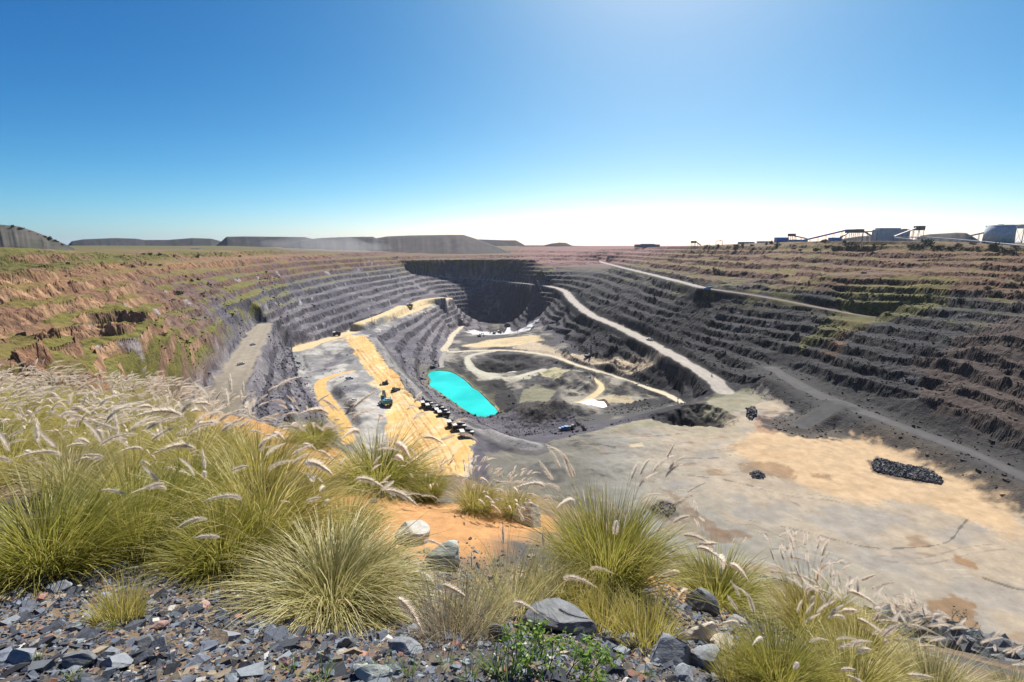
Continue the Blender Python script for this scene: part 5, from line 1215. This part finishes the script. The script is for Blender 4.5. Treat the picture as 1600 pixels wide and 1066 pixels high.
def drill_rig(c, mast):
    e = empty('drill_rig', (0, 0, 0)); tracks(e, 6.0, 1.0, 1.9, 1.4)
    MB().box((0, 0, 2.3), (7.5, 4.2, 1.8)).build('house', P_black, e, bevel=.1); MB().box((2.6, 1.0, 3.9), (1.8, 1.8, 1.6)).build('cab', P_white, e)
    k = MB(); w_ = .75
    for sx in (-1, 1):
        for sy in (-1, 1): k.bar((3.9 + sx * w_, sy * w_, 1), (3.9 + sx * w_, sy * w_, mast), .32)
    n_ = int(mast / 2)
    for i in range(n_):
        z0, z1 = 1 + i * (mast - 1) / n_, 1 + (i + 1) * (mast - 1) / n_
        for sy in (-1, 1): k.bar((3.9 - w_, sy * w_, z0), (3.9 + w_, sy * w_, z1), .2)
        for sx in (-1, 1): k.bar((3.9 + sx * w_, -w_, z0), (3.9 + sx * w_, w_, z1), .2)
    k.build('mast', c, e); MB().tube((3.9, 0, .2), (3.9, 0, mast - 1), .25, .25, 8).build('drill_rod', P_dsteel, e); MB().box((3.9, 0, mast * .55), (1.2, 1.2, 1.6)).build('rotary_head', P_blue, e)
    for sx in (-3.2, 3.2):
        for sy in (-1.9, 1.9): MB().tube((sx, sy, 0), (sx, sy, 2.2), .2, .2, 8).build('jack', P_dsteel, e)
    return e
def seat(o, px, py, rz, sc, label, cat, group=None, tilt=True):
    x, y, z = hit(px, py, 150, 2600)
    o.location = (x, y, z + .02); o.rotation_euler = (0, 0, rz); o.scale = (sc, sc, sc); return tag(o, label, cat, group, 'thing')
T0 = haul_truck(); children_index()
TR = [(667.5,636,'haul truck farthest from the camera in the parked row of five'),(675,640,'second truck from the far end of the parked row of five'),(684.5,643.5,'middle haul truck of the parked row of five'),(689.5,647.5,'fourth truck from the far end of the parked row of five'),(694,651.5,'haul truck nearest the camera in the parked row of five'),
      (709.5,667,'far one of the pair of haul trucks parked between the row and the last truck'),(718,673,'near one of the pair of parked haul trucks'),(730,682.5,'lone haul truck at the near end of the line on the sand')]
for i, (px, py, lb) in enumerate(TR):
    seat(T0 if i == 0 else copy_tree(T0), px, py, R(199), .84, lb, 'haul truck', 'haul trucks parked along the berm')
seat(excavator(P_teal), 604, 634, R(118), 1.25, 'big teal mining shovel with a dark boom working beside the sand road', 'excavator')
seat(drill_rig(P_lblue, 24), 457, 563, R(115), 1.0, 'drill rig with a tall blue lattice mast at the foot of the left wall', 'drill rig')
seat(dozer(P_dsteel), 602, 602, R(200), 1.4, 'dark bulldozer on the edge of the sand road above the teal shovel', 'bulldozer')
seat(dozer(P_dsteel), 617, 612, R(60), 1.4, 'dark bulldozer at the tip of the grey heap beside the teal shovel', 'bulldozer')
seat(pickup(P_grey), 546, 593, R(20), 1.5, 'grey pickup truck on the grey platform left of the sand road', 'pickup truck')
seat(pickup(P_white), 552.5, 629.5, R(80), 1.4, 'white pickup truck on the grey platform near the teal shovel', 'pickup truck')
seat(copy_tree(T0), 527, 525, R(190), 1.0, 'dark haul truck at the corner where the sand road turns', 'haul truck')
seat(copy_tree(T0), 641, 481, R(200), 1.1, 'haul truck on the upper sand road near the far end', 'haul truck')
seat(pickup(P_white), 376.5, 571, R(60), 1.2, 'white pickup truck on the dark ramp at the left', 'pickup truck')
seat(pickup(P_grey), 395, 540, R(60), 1.1, 'grey pickup truck higher up the ramp at the left', 'pickup truck')
def box_truck():
    e = pickup(P_lblue); MB().box((-1.55, 0, 1.6), (2.0, 1.9, 1.5)).build('box', P_lblue, e); return e
seat(box_truck(), 1105, 454.5, R(160), 1.8, 'bright blue truck at the lower end of the upper right road', 'truck')
seat(box_truck(), 880, 672, R(180), 1.5, 'blue truck with a raised box below the rubble heap', 'truck')
seat(dozer(P_dsteel), 891.5, 672, R(175), 1.4, 'low dark machine right of the blue truck below the rubble heap', 'bulldozer')
seat(excavator(P_dsteel), 677, 576, R(40), .8, 'dark excavator at the far edge of the turquoise pond', 'excavator')
seat(drill_rig(P_dsteel, 16), 918, 560, R(10), 1.3, 'dark drill rig on the white patch under the right wall', 'drill rig')
seat(pickup(P_white), 1015, 533, R(130), 1.9, 'white pickup truck parked at the edge of the right haul road', 'pickup truck')
seat(copy_tree(T0), 720, 508, R(20), 1.0, 'haul truck at the far end of the pale pit floor road', 'haul truck')
seat(excavator(P_dsteel), 772, 522, R(160), 1.0, 'left dark excavator on the white floor of the deepest pit', 'excavator')
seat(excavator(P_dsteel), 749, 527, R(30), .9, 'dark excavator on the grey left side of the deepest pit', 'excavator')
seat(copy_tree(T0), 781, 521, R(150), 1.0, 'haul truck beside the excavator on the white deepest floor', 'haul truck')
def pole(px, py, hpx, label):
    x, y, z = hit(px, py, 150, 2600); H = hpx * (CP * y - SP * z) / F_PX; e = empty('light_pole', (x, y, z)); MB().tube((0, 0, -.3), (0, 0, H), .35, .22, 6).build('post', P_dsteel, e); MB().box((0, 0, H), (1.6, .8, .7)).build('lamp_head', P_dsteel, e); MB().box((0, 0, .5), (1.6, 1.6, 1)).build('base', P_conc, e); tag(e, label, 'light pole')
for px, py, h_, lb in ((1013.5,531,9,'dark light pole beside the pickup on the right haul road'),(922.5,590,9,'left of two dark poles beside the pale floor road'),(929,590,9,'right of two dark poles beside the pale floor road'),(997.5,600,7,'left of two poles above the lower end of the floor road'),(1011,603,7,'right of two poles above the lower end of the floor road'),(581.5,507,7,'left of two poles on the upper sand road'),(585.5,507,7,'right of two poles on the upper sand road'),(1112,588,6,'pole beside the lower part of the right haul road'),(1059,629,6,'pole at the end of the pale floor road')): pole(px, py, h_, lb)
# ------------------------------------------------------------------ heaps of broken rock on the floor
def heap(name, P, z, hgt, n_, size, m, label, seed):
    Q = poly(P, z); r_ = np.random.RandomState(seed); Q = np.array(Q); lo, hi = Q.min(0), Q.max(0); V_ = []; F_ = []; k = 0; cen = Q.mean(0); cnt = 0
    base = np.array([(-1,-1,-1),(1,-1,-1),(1,1,-1),(-1,1,-1),(-1,-1,1),(1,-1,1),(1,1,1),(-1,1,1)], float)
    while cnt < n_:
        p = r_.uniform(lo, hi)
        if not in_poly(np.array([p[0]]), np.array([p[1]]), Q)[0]: continue
        d = min(np.hypot(*(p - q)) for q in Q); e_ = min(1, d / (hgt * 1.6)); s_ = size * np.exp(r_.normal(0, .45))
        B = base * (1 + r_.uniform(-.5, .3, (8, 3))) * s_ * r_.uniform(.5, 1.2, 3); M_ = np.array(Euler(tuple(r_.uniform(-1, 1, 3))).to_matrix()); B = B @ M_.T + np.array([p[0], p[1], ground_z(p[0], p[1]) + hgt * e_ * r_.uniform(0, 1) + s_ * .2])
        V_ += B.tolist(); F_ += [tuple(k + i for i in q) for q in ((3,2,1,0),(4,5,6,7),(0,1,5,4),(1,2,6,5),(2,3,7,6),(3,0,4,7))]; k += 8; cnt += 1
    me = bpy.data.meshes.new(name); me.from_pydata(V_, [], F_); me.materials.append(m); o = bpy.data.objects.new(name, me); COL.objects.link(o); return tag(o, label, 'rock heap')
M_heap = stone_material('heap_rock', (.06,.06,.062), (.15,.148,.145), .6)
heap('rock_heap', [(1362,724),(1372,718),(1392,722),(1412,728),(1440,732),(1456,738),(1474,752),(1468,757),(1440,752),(1410,746),(1385,742),(1364,736)], ZT, 1.4, 4200, .27, M_heap, 'long dark heap of broken rock lying on the tan floor', 1)
heap('rock_heap', [(1170,740),(1185,736),(1196,742),(1192,749),(1176,748)], ZT, .7, 260, .28, M_heap, 'small dark rock heap beside the brown stain on the tan floor', 2)
heap('rock_heap', [(1016,798),(1035,788),(1052,792),(1056,802),(1040,810),(1022,806)], ZT, .35, 200, .22, M_heap, 'dark rubble heap on the grey mud left of the brown track', 3)
heap('rock_heap', [(1166,641),(1178,637),(1183,650),(1174,657),(1166,652)], ZT, 1.6, 260, .5, M_heap, 'dark upright heap on the green grey floor near the haul road end', 4)
flat_water('puddle', puddle_poly, -176.6, water_material('milky_water', (.62,.6,.64), .25))

# ------------------------------------------------------------------ dry air over the pit
def haze():
    b = MB(); b.box((0, 9000, -60), (130000, 24000, 520)); m = bpy.data.materials.new('air'); m.use_nodes = True; t = m.node_tree; t.nodes.clear()
    o = t.nodes.new('ShaderNodeOutputMaterial'); v = t.nodes.new('ShaderNodeVolumePrincipled'); v.inputs['Color'].default_value = (.82, .88, 1, 1); v.inputs['Density'].default_value = 0.000024; v.inputs['Anisotropy'].default_value = .3
    t.links.new(v.outputs[0], o.inputs['Volume']); q = b.build('haze', m); tag(q, kind='stuff')
haze()

def dust_plume():
    bm = bmesh.new(); r_ = random.Random(4)
    x, y, z = aty(520, 384, 1950)
    bmesh.ops.create_icosphere(bm, subdivisions=4, radius=1)
    for v in bm.verts:
        n_ = float(fbm(np.array([v.co.x * 2 + 5]), np.array([v.co.y * 2 + v.co.z]), 3, 3)[0]); v.co = Vector((v.co.x * 230 * (1 + .5 * n_), v.co.y * 260, v.co.z * 34 * (1 + .8 * n_) + v.co.x * -12))
    me = bpy.data.meshes.new('dust'); bm.to_mesh(me); bm.free(); m = bpy.data.materials.new('blown_dust'); m.use_nodes = True; t = m.node_tree; t.nodes.clear()
    o = t.nodes.new('ShaderNodeOutputMaterial'); v = t.nodes.new('ShaderNodeVolumePrincipled'); v.inputs['Color'].default_value = (.9, .88, .86, 1); v.inputs['Density'].default_value = 0.0007; v.inputs['Anisotropy'].default_value = .3
    t.links.new(v.outputs[0], o.inputs['Volume']); me.materials.append(m); q = bpy.data.objects.new('dust', me); COL.objects.link(q); q.location = (x, y, z); tag(q, 'thin pale dust drifting over the far left rim', 'dust', kind='stuff')
dust_plume()

# ------------------------------------------------------------------ broken rock lying on benches, toes of slopes and the working floor
def rubble():
    r_ = np.random.RandomState(9); n_ = 60000; u = r_.uniform(0, 1, n_); yy = 160 * (900 / 160) ** u; xx = r_.uniform(-.75, 1.12, n_) * yy
    zb_ = samp(Zg, xx, yy); sl_ = samp(SLP, xx, yy); cl = fbm(xx / 26, yy / 26, 91, 3)
    dt = np.full(n_, 1e9); near = np.zeros(n_, bool)
    for nm in ('east', 'east2'):
        L = berm if nm == 'berm_' else roads[nm]; D, _, Wr = line_dist(xx, yy, L, 40); near |= (D > Wr) & (D < Wr + 16)
    onroad = np.zeros(n_, bool)
    for nm, L in roads.items():
        D, _, Wr = line_dist(xx, yy, L, 20); onroad |= D < Wr * 1.1
    Db_, _, _ = line_dist(xx, yy, berm, 30); onroad |= Db_ < 16
    keep = ((sl_ > .22) & (cl > -.05) | near | ((sl_ < .2) & (cl > .3) & (r_.uniform(0, 1, n_) < .4) & ~in_poly(xx, yy, tan_poly))) & ~onroad & ~in_poly(xx, yy, pond_poly) & ~in_poly(xx, yy, sand_poly) & (zb_ < -45)
    xx, yy = xx[keep][:14000], yy[keep][:14000]; n_ = len(xx)
    j = np.clip(np.searchsorted(y_rows, yy) - 1, 0, ny - 2); i = np.clip(np.searchsorted(s_all, xx / yy) - 1, 0, nx - 2); z = Zv[j, i]
    sz = np.exp(r_.normal(math.log(.34), .5, n_)).clip(.12, 1.4) * np.where(yy > 500, 1.4, 1)
    base = np.array([(-1,-1,-1),(1,-1,-1),(1,1,-1),(-1,1,-1),(-1,-1,1),(1,-1,1),(1,1,1),(-1,1,1)], float)
    P = base[None] * (1 + r_.uniform(-.55, .25, (n_, 8, 3))) * (sz[:, None] * r_.uniform(.5, 1.2, (n_, 3)))[:, None]
    c = r_.uniform(0, 6.28, n_); x3 = P[..., 0] * np.cos(c)[:, None] - P[..., 1] * np.sin(c)[:, None]; y3 = P[..., 0] * np.sin(c)[:, None] + P[..., 1] * np.cos(c)[:, None]
    Vv = np.stack([x3 + xx[:, None], y3 + yy[:, None], P[..., 2] + z[:, None] + sz[:, None] * .2], -1).reshape(-1, 3)
    q = np.array([(3,2,1,0),(4,5,6,7),(0,1,5,4),(1,2,6,5),(2,3,7,6),(3,0,4,7)]); Q = (np.arange(n_)[:, None, None] * 8 + q[None]).reshape(-1)
    cv = np.clip(CV[j, i] * r_.uniform(.6, 1.3, (n_, 1)), .015, .6); cv = np.repeat(cv, 8, 0)
    me = bpy.data.meshes.new('rubble'); me.vertices.add(len(Vv)); me.vertices.foreach_set('co', Vv.astype(np.float32).ravel())
    me.loops.add(len(Q)); me.loops.foreach_set('vertex_index', Q.astype(np.int32)); me.polygons.add(len(Q) // 4); me.polygons.foreach_set('loop_start', np.arange(0, len(Q), 4, dtype=np.int32)); me.update(calc_edges=True)
    at_ = me.attributes.new('soil', 'FLOAT_COLOR', 'POINT'); at_.data.foreach_set('color', np.concatenate([cv, np.ones((len(cv), 1))], 1).astype(np.float32).ravel()); me.polygons.foreach_set('use_smooth', np.zeros(len(Q) // 4, bool))
    me.materials.append(M_far); o = bpy.data.objects.new('rubble', me); COL.objects.link(o); tag(o, 'broken rock strewn over the benches and slope toes of the pit', 'rubble', kind='stuff')
rubble()
